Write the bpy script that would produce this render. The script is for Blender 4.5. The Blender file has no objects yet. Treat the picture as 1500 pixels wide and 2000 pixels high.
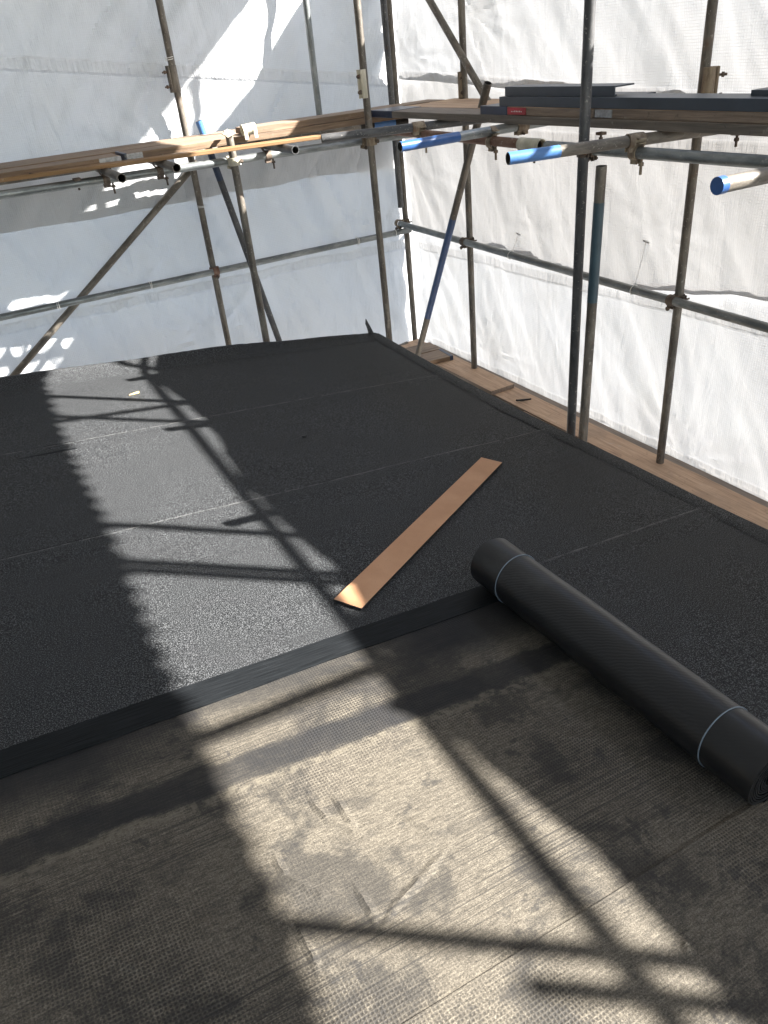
import bpy, math, random
from mathutils import Vector, Matrix, noise
random.seed(7)
sc = bpy.context.scene
COL = sc.collection

# ------------------------------------------------------------------ camera
F = 1490.0                                   # focal length in photograph pixels (1500 x 2000)
def cray(x, y): return Vector((x - 750, y - 1000, F)).normalized()
DOWN = Vector((1010 - 750, 3412 - 1000, F)).normalized(); UPC = -DOWN
_v = cray(-195, 181); VC = (_v - _v.dot(UPC) * UPC).normalized(); XC = VC.cross(UPC)
def W(d): return Vector((d.dot(XC), d.dot(VC), d.dot(UPC)))
def px(x, y): return W(cray(x, y))
def onX(x, y, c): d = px(x, y); return d * (c / d.x)
def onY(x, y, c): d = px(x, y); return d * (c / d.y)
def onZ(x, y, c): d = px(x, y); return d * (c / d.z)
cam_d = bpy.data.cameras.new('camera'); cam = bpy.data.objects.new('camera', cam_d); COL.objects.link(cam)
r_, u_, b_ = W(Vector((1, 0, 0))), W(Vector((0, -1, 0))), W(Vector((0, 0, -1)))
cam.matrix_world = Matrix(((r_.x, u_.x, b_.x, 0), (r_.y, u_.y, b_.y, 0), (r_.z, u_.z, b_.z, 0), (0, 0, 0, 1)))
cam_d.sensor_fit = 'VERTICAL'; cam_d.sensor_height = 24.0; cam_d.lens = 24.0 * F / 2000.0
cam_d.clip_start = 0.02; cam_d.clip_end = 500
sc.camera = cam

# ------------------------------------------------------------------ sky, sun, exposure
SUN_AZ = math.radians(34.5)                  # shadows run towards -X and +Y
SLX = 0.80                                   # drop per metre of -X
SUN_EL = math.atan(SLX * math.cos(SUN_AZ))
sun_from = Vector((math.cos(SUN_AZ) * math.cos(SUN_EL), -math.sin(SUN_AZ) * math.cos(SUN_EL), math.sin(SUN_EL)))
wd = bpy.data.worlds.new('World'); sc.world = wd; wd.use_nodes = True
nt = wd.node_tree; nt.nodes.clear()
sky = nt.nodes.new('ShaderNodeTexSky'); sky.sky_type = 'NISHITA'; sky.sun_disc = False
sky.sun_elevation = SUN_EL; sky.sun_rotation = math.atan2(sun_from.x, sun_from.y)
bg = nt.nodes.new('ShaderNodeBackground'); bg.inputs['Strength'].default_value = 0.10
wo = nt.nodes.new('ShaderNodeOutputWorld')
nt.links.new(sky.outputs[0], bg.inputs[0]); nt.links.new(bg.outputs[0], wo.inputs[0])
sl = bpy.data.lights.new('sun', 'SUN'); sl.energy = 5.0; sl.angle = math.radians(0.6); sl.color = (1.0, 0.965, 0.91)
so = bpy.data.objects.new('sun', sl); COL.objects.link(so)
so.rotation_euler = sun_from.to_track_quat('Z', 'Y').to_euler(); so.location = sun_from * 30
sc.view_settings.view_transform = 'Standard'; sc.view_settings.look = 'None'
sc.view_settings.gamma = 1.0; sc.view_settings.use_curve_mapping = False
sc.view_settings.exposure = 2.6
sc.cycles.use_denoising = True
sc.cycles.max_bounces = 10; sc.cycles.diffuse_bounces = 6; sc.cycles.transmission_bounces = 6
sc.cycles.sample_clamp_indirect = 6.0

# ------------------------------------------------------------------ roof frame (a down the fall, b up the picture, c off the roof)
K = 1.53
sd = Vector((math.cos(math.radians(6.58)), 0.02, -math.sin(math.radians(6.58)))).normalized()
rn = sd.cross(Vector((0, 1, 0))).normalized()
if rn.z < 0: rn = -rn
sn = rn.cross(sd).normalized()
ROOF_M = Matrix(((sd.x, sn.x, rn.x, -rn.x * K), (sd.y, sn.y, rn.y, -rn.y * K), (sd.z, sn.z, rn.z, -rn.z * K), (0, 0, 0, 1)))
ROOF_I = ROOF_M.inverted()
def roof(x, y): d = px(x, y); return d * (-K / rn.dot(d))
def rab(x, y, c=0.0):
    d = px(x, y); p = d * ((-K + c) / rn.dot(d)); q = ROOF_I @ p; return Vector((q.x, q.y))

# ------------------------------------------------------------------ node helpers
def mat(name):
    m = bpy.data.materials.new(name); m.use_nodes = True
    t = m.node_tree; t.nodes.clear()
    return m, t
class N:
    def __init__(s, t): s.t = t
    def n(s, kind, **kw):
        x = s.t.nodes.new('ShaderNode' + kind)
        for k, v in kw.items(): setattr(x, k, v)
        return x
    def lk(s, a, b): s.t.links.new(a, b)
    def put(s, sock, v):
        if hasattr(v, 'node'): s.lk(v, sock)
        elif isinstance(v, (tuple, list)) and len(v) == 3 and sock.type == 'RGBA': sock.default_value = (*v, 1)
        else: sock.default_value = v
    def m(s, op, a, b=0.0, c=0.0, clamp=False):
        x = s.n('Math', operation=op, use_clamp=clamp); s.put(x.inputs[0], a); s.put(x.inputs[1], b); s.put(x.inputs[2], c); return x.outputs[0]
    def coord(s, out='Object'): return s.n('TexCoord').outputs[out]
    def mapp(s, vec, scale=(1, 1, 1), rot=(0, 0, 0), loc=(0, 0, 0)):
        x = s.n('Mapping'); s.lk(vec, x.inputs[0]); x.inputs['Scale'].default_value = scale; x.inputs['Rotation'].default_value = rot; x.inputs['Location'].default_value = loc; return x.outputs[0]
    def noise(s, vec, scale, detail=3, rough=0.55, dist=0.0, col=False):
        x = s.n('TexNoise'); s.lk(vec, x.inputs['Vector']); x.inputs['Scale'].default_value = scale; x.inputs['Detail'].default_value = detail
        x.inputs['Roughness'].default_value = rough; x.inputs['Distortion'].default_value = dist; return x.outputs['Color' if col else 'Fac']
    def ramp(s, fac, stops, interp='LINEAR'):
        x = s.n('ValToRGB'); x.color_ramp.interpolation = interp; e = x.color_ramp.elements
        while len(e) > 1: e.remove(e[-1])
        for i, (p, c) in enumerate(stops):
            q = e[0] if i == 0 else e.new(p); q.position = p; q.color = (*c, 1) if len(c) == 3 else c
        s.lk(fac, x.inputs[0]); return x.outputs[0]
    def mix(s, fac, a, b, blend='MIX'):
        x = s.n('Mix', data_type='RGBA', blend_type=blend); s.put(x.inputs[0], fac); s.put(x.inputs[6], a); s.put(x.inputs[7], b); return x.outputs[2]
    def step(s, v, lo, hi):
        x = s.n('MapRange', interpolation_type='SMOOTHSTEP'); s.put(x.inputs[0], v); x.inputs[1].default_value = lo; x.inputs[2].default_value = hi; return x.outputs[0]
    def bump(s, h, strength=0.3, dist=0.01, normal=None):
        x = s.n('Bump'); s.lk(h, x.inputs['Height']); x.inputs['Strength'].default_value = strength; x.inputs['Distance'].default_value = dist
        if normal: s.lk(normal, x.inputs['Normal'])
        return x.outputs[0]
    def sep(s, vec): x = s.n('SeparateXYZ'); s.lk(vec, x.inputs[0]); return x.outputs
    def pbsdf(s, color, rough=0.6, metal=0.0, normal=None, spec=0.5):
        x = s.n('BsdfPrincipled'); s.put(x.inputs['Base Color'], color); s.put(x.inputs['Roughness'], rough); s.put(x.inputs['Metallic'], metal)
        s.put(x.inputs['Specular IOR Level'], spec)
        if normal: s.lk(normal, x.inputs['Normal'])
        return x.outputs[0]
    def out(s, sh): o = s.n('OutputMaterial'); s.lk(sh, o.inputs[0])

def tube_mat(name, c0, c1, rust=(0.16, 0.07, 0.03), rust_amt=0.25, metal=0.5, rough=0.5):
    m, t = mat(name); g = N(t); v = g.coord('Object')
    oi = g.n('ObjectInfo').outputs['Random']
    off = g.n('VectorMath', operation='ADD'); g.lk(v, off.inputs[0])
    cx = g.n('CombineXYZ'); g.lk(g.m('MULTIPLY', oi, 40.0), cx.inputs[2]); g.lk(cx.outputs[0], off.inputs[1]); v = off.outputs[0]
    a = g.noise(g.mapp(v, (1, 1, 0.25)), 28, 5, 0.65); b = g.noise(v, 5, 3)
    col = g.mix(g.step(a, 0.35, 0.68), c0, c1)
    col = g.mix(g.m('MULTIPLY', g.step(g.noise(v, 9, 5, 0.7), 0.55, 0.75), rust_amt), col, rust)
    col = g.mix(g.m('MULTIPLY', g.step(g.noise(v, 60, 3, 0.6), 0.62, 0.7), 0.35), col, (0.5, 0.47, 0.42))
    nb = g.bump(g.noise(v, 90, 4, 0.6), 0.25, 0.002)
    g.out(g.pbsdf(col, g.m('ADD', rough - 0.12, g.m('MULTIPLY', b, 0.25)), metal, nb)); return m
M_TUBE = tube_mat('tube_weathered', (0.095, 0.083, 0.07), (0.20, 0.178, 0.148), rust_amt=0.35, metal=0.35, rough=0.55)
M_TUBE_D = tube_mat('tube_dark', (0.055, 0.056, 0.06), (0.115, 0.114, 0.114), rust_amt=0.2, metal=0.35, rough=0.5)
M_GALV = tube_mat('tube_galvanised', (0.15, 0.163, 0.165), (0.28, 0.295, 0.29), rust_amt=0.08, metal=0.6, rough=0.42)
M_RUSTY = tube_mat('tube_rusty', (0.14, 0.07, 0.045), (0.24, 0.15, 0.11), rust_amt=0.6, metal=0.2, rough=0.7)
M_COUP = tube_mat('coupler_steel', (0.16, 0.12, 0.085), (0.34, 0.28, 0.2), rust_amt=0.6, metal=0.35, rough=0.6)
M_COUPD = tube_mat('coupler_dark', (0.07, 0.055, 0.045), (0.16, 0.12, 0.09), rust_amt=0.7, metal=0.35, rough=0.65)
M_CREAM = tube_mat('coupler_zinc', (0.42, 0.39, 0.30), (0.6, 0.56, 0.45), rust_amt=0.15, metal=0.2, rough=0.55)
def simple(name, col, rough=0.6, metal=0.0, var=0.25, scale=20, spec=0.5):
    m, t = mat(name); g = N(t); v = g.coord('Object')
    f = g.noise(v, scale, 5, 0.65)
    c = g.mix(g.step(f, 0.3, 0.7), tuple(x * (1 - var) for x in col), tuple(min(1, x * (1 + var)) for x in col))
    g.out(g.pbsdf(c, rough, metal, g.bump(g.noise(v, scale * 6, 3), 0.15, 0.002), spec)); return m
def paint_mat(name, col, chip=(0.3, 0.3, 0.3)):
    m, t = mat(name); g = N(t); v = g.coord('Object')
    f = g.noise(g.mapp(v, (1, 1, 0.5)), 55, 5, 0.7)
    c = g.mix(g.step(g.noise(v, 14, 3), 0.3, 0.7), tuple(x * 0.8 for x in col), col)
    c = g.mix(g.step(f, 0.66, 0.70), c, chip)
    g.out(g.pbsdf(c, 0.38, 0.0, g.bump(f, 0.2, 0.002))); return m
M_BLUE = paint_mat('paint_blue', (0.03, 0.10, 0.30), (0.22, 0.25, 0.3))
M_BLUE_M = paint_mat('paint_blue_dull', (0.045, 0.085, 0.19), (0.12, 0.12, 0.12))
M_BLUE_L = paint_mat('paint_blue_light', (0.07, 0.19, 0.45), (0.35, 0.4, 0.45))
M_TEAL = paint_mat('paint_teal', (0.045, 0.082, 0.105), (0.16, 0.15, 0.13))
M_NAVY = paint_mat('paint_navy', (0.02, 0.035, 0.075), (0.12, 0.1, 0.08))
M_HOLE = simple('tube_inside', (0.03, 0.027, 0.025), 0.9)
M_TIE = simple('tie_cord', (0.72, 0.71, 0.68), 0.6, var=0.1)
M_TRIM = simple('anthracite_trim', (0.045, 0.055, 0.072), 0.42, var=0.12, scale=6)
M_RED = simple('red_tape', (0.42, 0.03, 0.045), 0.5)
M_ZINCBAND = simple('end_band', (0.3, 0.3, 0.3), 0.45, 0.6, var=0.3, scale=40)
M_SCRAP = simple('black_scrap', (0.012, 0.012, 0.013), 0.6)
M_CHIP = simple('wood_chip', (0.62, 0.45, 0.2), 0.7)
M_FASC = simple('fascia_paint', (0.06, 0.055, 0.05), 0.7)
M_GRND = simple('ground_paving', (0.24, 0.23, 0.21), 0.9, scale=1.5)
M_BRICK = simple('render_wall', (0.33, 0.27, 0.22), 0.9, scale=4)
M_STRING = simple('roll_string', (0.15, 0.18, 0.21), 0.5, var=0.1)

def wood(name, c0, c1, c2, axis=1):
    m, t = mat(name); g = N(t); v = g.coord('Object')
    oi = g.n('ObjectInfo').outputs['Random']
    off = g.n('VectorMath', operation='ADD'); g.lk(v, off.inputs[0])
    cx = g.n('CombineXYZ'); g.lk(g.m('MULTIPLY', oi, 17.0), cx.inputs[0]); g.lk(g.m('MULTIPLY', oi, 9.0), cx.inputs[2]); g.lk(cx.outputs[0], off.inputs[1]); v = off.outputs[0]
    s = [14, 14, 14]; s[axis] = 0.7
    gr = g.noise(g.mapp(v, tuple(s)), 5, 6, 0.65, 0.6)
    col = g.ramp(gr, [(0.25, c0), (0.5, c1), (0.75, c2)])
    sp = g.noise(g.mapp(v, tuple(x * 0.25 for x in s)), 6, 4, 0.7)
    col = g.mix(g.m('MULTIPLY', g.step(sp, 0.52, 0.75), 0.55), col, tuple(x * 0.45 for x in c0))
    col = g.mix(g.m('MULTIPLY', g.step(g.noise(v, 3, 4), 0.45, 0.7), 0.45), col, tuple(0.5 * x + 0.03 for x in c1))
    col = g.mix(g.m('MULTIPLY', g.step(g.noise(v, 38, 4, 0.7), 0.62, 0.7), 0.5), col, tuple(x * 0.3 for x in c0))
    col = g.mix(g.m('MULTIPLY', g.step(g.noise(g.mapp(v, loc=(5, 3, 1)), 11, 5, 0.7), 0.62, 0.72), 0.35), col, (0.42, 0.39, 0.35))
    g.out(g.pbsdf(col, 0.75, 0, g.bump(gr, 0.35, 0.004))); return m
M_WOODX = wood('board_wood_x', (0.14, 0.098, 0.068), (0.25, 0.18, 0.128), (0.35, 0.26, 0.19), 0)
M_WOODXO = wood('board_wood_x_fresh', (0.15, 0.08, 0.033), (0.25, 0.142, 0.062), (0.34, 0.205, 0.095), 0)
M_WOODY = wood('board_wood_y', (0.29, 0.185, 0.12), (0.48, 0.32, 0.21), (0.60, 0.42, 0.29), 1)
M_WOODYD = wood('board_wood_y_grey', (0.10, 0.085, 0.075), (0.20, 0.16, 0.13), (0.30, 0.24, 0.19), 1)

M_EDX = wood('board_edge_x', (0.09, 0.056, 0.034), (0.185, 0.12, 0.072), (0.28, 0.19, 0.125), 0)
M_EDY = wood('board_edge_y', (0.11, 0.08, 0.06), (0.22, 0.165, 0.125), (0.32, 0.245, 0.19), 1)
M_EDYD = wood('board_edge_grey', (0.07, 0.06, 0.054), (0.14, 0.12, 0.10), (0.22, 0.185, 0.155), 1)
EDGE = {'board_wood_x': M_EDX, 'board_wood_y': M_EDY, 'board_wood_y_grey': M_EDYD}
# felt: black mineral finish
def felt_mat():
    m, t = mat('mineral_felt'); g = N(t); v = g.coord('Object')
    gr = g.noise(v, 260, 2, 0.75); gr2 = g.noise(v, 170, 2, 0.6)
    col = g.ramp(gr, [(0.38, (0.005, 0.0055, 0.006)), (0.52, (0.021, 0.0225, 0.0245)), (0.64, (0.145, 0.15, 0.155))])
    big = g.noise(g.mapp(v, (0.5, 1.4, 1)), 2.2, 4, 0.6)
    col = g.mix(g.m('MULTIPLY', g.step(big, 0.42, 0.72), 0.42), col, (0.036, 0.037, 0.039))
    str_ = g.noise(g.mapp(v, (0.35, 6, 1)), 3, 4, 0.6)
    col = g.mix(g.m('MULTIPLY', g.step(str_, 0.55, 0.8), 0.3), col, (0.012, 0.012, 0.013))
    # bare bitumen selvedge: attribute "lap" stored per vertex
    at = g.n('Attribute', attribute_name='lap').outputs['Fac']
    ln = g.noise(g.mapp(v, (1.2, 60, 1)), 6, 4, 0.6)
    lap = g.mix(g.step(ln, 0.35, 0.7), (0.006, 0.007, 0.008), (0.017, 0.019, 0.021))
    wob = g.m('ADD', at, g.m('MULTIPLY', g.m('SUBTRACT', g.noise(v, 40, 4), 0.5), 0.35))
    lf = g.step(wob, 0.42, 0.58)
    col = g.mix(lf, col, lap)
    at2 = g.n('Attribute', attribute_name='edge').outputs['Fac']
    ef = g.m('MULTIPLY', g.step(g.noise(g.mapp(v, (1, 2.5, 1)), 16, 5, 0.8), 0.38, 0.58), at2)
    col = g.mix(g.m('MULTIPLY', ef, 0.75), col, (0.21, 0.21, 0.207))
    h = g.m('ADD', g.m('MULTIPLY', gr, 0.8), g.m('MULTIPLY', gr2, 0.5))
    h = g.m('MULTIPLY', h, g.m('SUBTRACT', 1.0, g.m('MULTIPLY', lf, 0.8)))
    nb = g.bump(h, 0.55, 0.004)
    rough = g.m('SUBTRACT', 0.62, g.m('MULTIPLY', lf, 0.08))
    g.out(g.pbsdf(col, rough, 0.0, nb, g.m('SUBTRACT', 0.19, g.m('MULTIPLY', lf, 0.09)))); return m
M_FELT = felt_mat()
def underlay_mat():
    m, t = mat('dusty_underlay'); g = N(t); v = g.coord('Object'); s = g.sep(v)
    fine = g.m('ADD', g.m('MULTIPLY', g.noise(v, 420, 2, 0.6), 0.55), g.m('MULTIPLY', g.noise(g.mapp(v, (0.35, 1.6, 1)), 150, 3, 0.65), 0.45))
    cl = g.noise(v, 3.2, 6, 0.66, 0.3); cl2 = g.noise(g.mapp(v, (0.6, 1.5, 1), loc=(4, 2, 0)), 7, 5, 0.65)
    tan = g.ramp(fine, [(0.36, (0.040, 0.0345, 0.0275)), (0.5, (0.100, 0.087, 0.0675)), (0.63, (0.185, 0.162, 0.127))])
    # woven reinforcement pattern printing through
    wv_ = g.n('VectorMath', operation='ADD'); g.lk(v, wv_.inputs[0]); ws_ = g.n('VectorMath', operation='SCALE'); g.lk(g.noise(v, 7, 2, col=True), ws_.inputs[0]); ws_.inputs['Scale'].default_value = 0.012; g.lk(ws_.outputs[0], wv_.inputs[1]); s2 = g.sep(wv_.outputs[0])
    def thr(sock, per): return g.m('ABSOLUTE', g.m('SINE', g.m('MULTIPLY', sock, math.pi / per)))
    grid = g.m('MULTIPLY', thr(s2[0], 0.0088), thr(s2[1], 0.0088))
    gm = g.step(g.noise(v, 1.6, 3), 0.40, 0.62)
    lines = g.noise(g.mapp(v, (0.45, 85, 1)), 3.2, 3, 0.6)
    tan = g.mix(g.m('MULTIPLY', g.m('MULTIPLY', g.step(grid, 0.42, 0.75), g.m('ADD', 0.25, g.m('MULTIPLY', gm, 0.75))), 0.85), tan, (0.024, 0.0215, 0.019))
    tan = g.mix(g.m('MULTIPLY', g.m('MULTIPLY', g.step(lines, 0.50, 0.60), g.step(g.noise(g.mapp(v, (0.4, 1.6, 1), loc=(2, 7, 0)), 2.2, 3), 0.42, 0.6)), 0.75), tan, (0.030, 0.027, 0.024))
    blk = (0.016, 0.0155, 0.0155)
    col = g.mix(g.m('MULTIPLY', g.step(cl, 0.50, 0.60), 0.62), tan, blk)
    blot = g.noise(g.mapp(v, loc=(9, 1, 0)), 6.5, 5, 0.7, 0.4); col = g.mix(g.m('MULTIPLY', g.step(blot, 0.585, 0.64), 0.6), col, (0.022, 0.021, 0.021))
    col = g.mix(g.m('MULTIPLY', g.step(cl2, 0.54, 0.70), 0.6), col, (0.026, 0.024, 0.022))
    # bitumen bleeding along the laps (bands at fixed distance from the lap lines)
    wob = g.m('MULTIPLY', g.m('SUBTRACT', g.noise(v, 9, 5, 0.65), 0.5), 0.07)
    y = g.m('ADD', s[1], wob)
    yy = g.m('ADD', y, g.m('MULTIPLY', s[0], 0.045))
    def band(lo, hi, soft, amt):
        return g.m('MULTIPLY', g.m('MULTIPLY', g.step(yy, lo - soft, lo + soft), g.m('SUBTRACT', 1.0, g.step(yy, hi - soft, hi + soft))), amt)
    nm = g.m('ADD', 0.45, g.noise(v, 2.1, 3))
    for lo, hi, so, am in ((1.375, 1.47, 0.012, 0.86), (1.64, 1.80, 0.03, 0.7), (1.53, 1.585, 0.03, 0.45)):
        col = g.mix(g.m('MULTIPLY', band(lo, hi, so, am), nm, clamp=True), col, (0.014, 0.014, 0.015))
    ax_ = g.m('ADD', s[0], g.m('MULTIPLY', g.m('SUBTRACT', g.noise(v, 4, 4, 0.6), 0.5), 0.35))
    shade_m = g.m('MAXIMUM', g.m('SUBTRACT', 1.0, g.step(ax_, 0.05, 0.35)), g.step(ax_, 0.85, 1.1))  # bitumen stain left out across the sun strip, painting the shaded ends darker
    col = g.mix(g.m('MULTIPLY', g.m('MULTIPLY', band(1.57, 1.9, 0.05, 0.85), shade_m), g.m('ADD', 0.55, g.noise(v, 3, 3)), clamp=True), col, (0.013, 0.013, 0.014))
    # light scuffed edge just in front of the lap
    col = g.mix(g.m('MULTIPLY', band(1.345, 1.37, 0.006, 0.55), g.step(g.noise(v, 45, 3), 0.4, 0.6)), col, (0.15, 0.132, 0.10))
    h = g.m('ADD', g.m('MULTIPLY', fine, 0.6), g.m('ADD', g.m('MULTIPLY', g.m('MULTIPLY', grid, gm), -0.6), g.m('ADD', g.m('MULTIPLY', lines, 0.5), g.m('MULTIPLY', cl2, 0.8))))
    g.out(g.pbsdf(col, 0.8, 0.0, g.bump(h, 0.55, 0.004), 0.35)); return m
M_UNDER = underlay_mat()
def roll_mat():
    m, t = mat('roll_film'); g = N(t); v = g.coord('Object')
    rot = g.mapp(v, (1, 1, 1), (0, 0, 0))
    wv = g.n('TexWave', wave_type='BANDS', bands_direction='DIAGONAL'); wv.inputs['Scale'].default_value = 38; wv.inputs['Distortion'].default_value = 4.0; wv.inputs['Detail'].default_value = 2; g.lk(rot, wv.inputs[0])
    a = g.noise(v, 120, 3); dust = g.noise(g.mapp(v, (1, 0.5, 1)), 6, 5, 0.7)
    col = g.mix(g.m('MULTIPLY', g.step(dust, 0.5, 0.75), 0.5), (0.010, 0.0105, 0.0115), (0.05, 0.05, 0.05))
    sm = g.step(g.m('ABSOLUTE', g.m('SUBTRACT', g.sep(v)[1], 0.0)), 0.40, 0.43)
    hh = g.m('MULTIPLY', g.m('ADD', g.m('MULTIPLY', wv.outputs['Fac'], 0.8), g.m('MULTIPLY', a, 0.6)), g.m('SUBTRACT', 1.0, g.m('MULTIPLY', sm, 0.8)))
    g.out(g.pbsdf(col, g.m('ADD', 0.26, g.m('MULTIPLY', dust, 0.22)), 0, g.bump(hh, 0.09, 0.003), 0.5)); return m
M_ROLL = roll_mat()
def mdf_mat():
    m, t = mat('hardboard'); g = N(t); v = g.coord('Object')
    a = g.noise(v, 6, 4); f = g.noise(v, 220, 2)
    col = g.mix(g.step(a, 0.3, 0.7), (0.50, 0.265, 0.14), (0.57, 0.315, 0.175))
    col = g.mix(g.m('MULTIPLY', g.step(f, 0.6, 0.72), 0.4), col, (0.2, 0.1, 0.05))
    g.out(g.pbsdf(col, 0.6, 0, g.bump(f, 0.1, 0.002))); return m
M_MDF = mdf_mat()

# white reinforced scaffold sheeting: bands = [(t_at_u0, slope, halfwidth)]
def sheet_mat(name, bands, tint=(0.575, 0.583, 0.595), trans=0.160, grid=0.8, fold=0.5):
    m, t = mat(name); g = N(t); uv = g.n('UVMap', uv_map='UVMap').outputs[0]; s = g.sep(uv)
    def gl(sock):
        f = g.m('FRACT', g.m('MULTIPLY', sock, 1 / 0.0135)); d = g.m('ABSOLUTE', g.m('SUBTRACT', f, 0.5)); return g.step(d, 0.30, 0.44)
    gr = g.m('MAXIMUM', gl(s[0]), gl(s[1]))
    patch = g.step(g.noise(uv, 1.1, 3), 0.35, 0.65)
    gr = g.m('MULTIPLY', gr, g.m('ADD', 0.45, g.m('MULTIPLY', patch, 0.55)))
    bm = None
    for t0, slope, hw in bands:
        d = g.m('ABSOLUTE', g.m('SUBTRACT', s[1], g.m('ADD', t0, g.m('MULTIPLY', s[0], slope))))
        q = g.m('SUBTRACT', 1.0, g.step(d, hw - 0.012, hw + 0.010)); bm = q if bm is None else g.m('MAXIMUM', bm, q)
        # row of small bright eyelet welds
    if bm is None: bm = g.m('MULTIPLY', gr, 0.0)
    dirt = g.noise(uv, 1.7, 5, 0.6)
    rc = g.mix(g.m('MULTIPLY', g.step(dirt, 0.5, 0.8), 0.35), tint, (0.50, 0.49, 0.468))
    tc = g.mix(g.m('MULTIPLY', gr, grid), rc, (0.42, 0.41, 0.40))
    tc = g.mix(g.m('MULTIPLY', bm, 0.42), tc, (0.34, 0.325, 0.31))
    ripple = g.noise(g.mapp(uv, (1, 0.22, 1)), 26, 2, 0.5)
    cr = g.noise(uv, 22, 5, 0.62, 0.8)
    cr2 = g.noise(g.mapp(uv, (1.0, 0.22, 1), (0, 0, fold)), 7, 3, 0.5, 0.6)
    h = g.m('ADD', g.m('MULTIPLY', gr, 0.10), g.m('ADD', g.m('MULTIPLY', cr, 0.38), g.m('ADD', g.m('MULTIPLY', cr2, 1.7), g.m('MULTIPLY', g.m('MULTIPLY', ripple, bm), 1.5))))
    nb = g.bump(h, 0.75, 0.016)
    d = g.n('BsdfDiffuse'); g.lk(rc, d.inputs[0]); g.lk(nb, d.inputs['Normal'])
    tr = g.n('BsdfTranslucent'); g.lk(tc, tr.inputs[0]); g.lk(nb, tr.inputs['Normal'])
    gs = g.n('BsdfGlossy'); gs.inputs['Roughness'].default_value = 0.35; gs.inputs[0].default_value = (0.9, 0.9, 0.9, 1); g.lk(nb, gs.inputs['Normal'])
    mx = g.n('MixShader'); mx.inputs[0].default_value = trans; g.lk(d.outputs[0], mx.inputs[1]); g.lk(tr.outputs[0], mx.inputs[2])
    m2 = g.n('MixShader'); m2.inputs[0].default_value = 0.03; g.lk(mx.outputs[0], m2.inputs[1]); g.lk(gs.outputs[0], m2.inputs[2])
    g.out(m2.outputs[0]); return m

# ------------------------------------------------------------------ mesh helpers
class MB:
    def __init__(s): s.v = []; s.f = []; s.mi = []
    def add(s, vs, fs, mi=0):
        o = len(s.v); s.v += [tuple(x) for x in vs]; s.f += [tuple(i + o for i in f) for f in fs]; s.mi += [mi] * len(fs)
    def box(s, lo, hi, mi=0, M=None):
        x0, y0, z0 = lo; x1, y1, z1 = hi
        vs = [Vector(p) for p in ((x0, y0, z0), (x1, y0, z0), (x1, y1, z0), (x0, y1, z0), (x0, y0, z1), (x1, y0, z1), (x1, y1, z1), (x0, y1, z1))]
        if M: vs = [M @ p for p in vs]
        s.add(vs, [(0, 3, 2, 1), (4, 5, 6, 7), (0, 1, 5, 4), (1, 2, 6, 5), (2, 3, 7, 6), (3, 0, 4, 7)], mi)
    def cyl(s, p0, p1, r, seg=16, mi=0, cap=True, r1=None):
        p0, p1 = Vector(p0), Vector(p1); d = (p1 - p0).normalized(); r1 = r if r1 is None else r1
        a = d.orthogonal().normalized(); b = d.cross(a)
        vs = []; fs = []
        for p, rr in ((p0, r), (p1, r1)):
            for i in range(seg): t = 2 * math.pi * i / seg; vs.append(p + (a * math.cos(t) + b * math.sin(t)) * rr)
        for i in range(seg): j = (i + 1) % seg; fs.append((i, j, seg + j, seg + i))
        if cap: fs += [tuple(reversed(range(seg))), tuple(range(seg, 2 * seg))]
        s.add(vs, fs, mi)
    def pipe(s, p0, p1, r, ri, seg=20, mi=0):
        p0, p1 = Vector(p0), Vector(p1); d = (p1 - p0).normalized(); a = d.orthogonal().normalized(); b = d.cross(a)
        vs = []
        for p, rr in ((p0, r), (p1, r), (p1, ri), (p0, ri)):
            for i in range(seg): t = 2 * math.pi * i / seg; vs.append(p + (a * math.cos(t) + b * math.sin(t)) * rr)
        fs = []
        for k in range(4):
            for i in range(seg): j = (i + 1) % seg; A = k * seg; B = ((k + 1) % 4) * seg; fs.append((A + i, A + j, B + j, B + i))
        s.add(vs, fs, mi)
    def tor(s, c, ax, R, r, seg=20, ss=6, mi=0, squash=1.0):
        c, ax = Vector(c), Vector(ax).normalized(); a = ax.orthogonal().normalized(); b = ax.cross(a)
        vs = []; fs = []
        for i in range(seg):
            t = 2 * math.pi * i / seg; e = a * math.cos(t) + b * math.sin(t)
            for k in range(ss): q = 2 * math.pi * k / ss; vs.append(c + e * (R + r * math.cos(q)) + ax * r * math.sin(q) * squash)
        for i in range(seg):
            for k in range(ss): i2 = (i + 1) % seg; k2 = (k + 1) % ss; fs.append((i * ss + k, i2 * ss + k, i2 * ss + k2, i * ss + k2))
        s.add(vs, fs, mi)
    def build(s, name, mats, parent=None, smooth=True, world=None, bevel=0.0):
        me = bpy.data.meshes.new(name); me.from_pydata(s.v, [], s.f); me.update()
        ml = mats if isinstance(mats, (list, tuple)) else [mats]
        for m in ml: me.materials.append(m)
        me.polygons.foreach_set('material_index', s.mi)
        if smooth:
            me.polygons.foreach_set('use_smooth', [True] * len(s.f))
            me.set_sharp_from_angle(angle=math.radians(35))
        o = bpy.data.objects.new(name, me); COL.objects.link(o)
        if world is not None: o.matrix_world = world
        if parent: o.parent = parent
        if bevel:
            b = o.modifiers.new('bevel', 'BEVEL'); b.width = bevel; b.segments = 2; b.limit_method = 'ANGLE'
        return o
def tag(o, label=None, cat=None, group=None, kind=None):
    if label: o['label'] = label
    if cat: o['category'] = cat
    if group: o['group'] = group
    if kind: o['kind'] = kind
    return o
def empty(name, loc, q=None):
    o = bpy.data.objects.new(name, None); COL.objects.link(o); o.location = loc; o.empty_display_size = 0.1
    if q: o.rotation_mode = 'QUATERNION'; o.rotation_quaternion = q
    return o
def sheet_noise(x, y, z=0): return noise.noise(Vector((x, y, z)))

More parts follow.
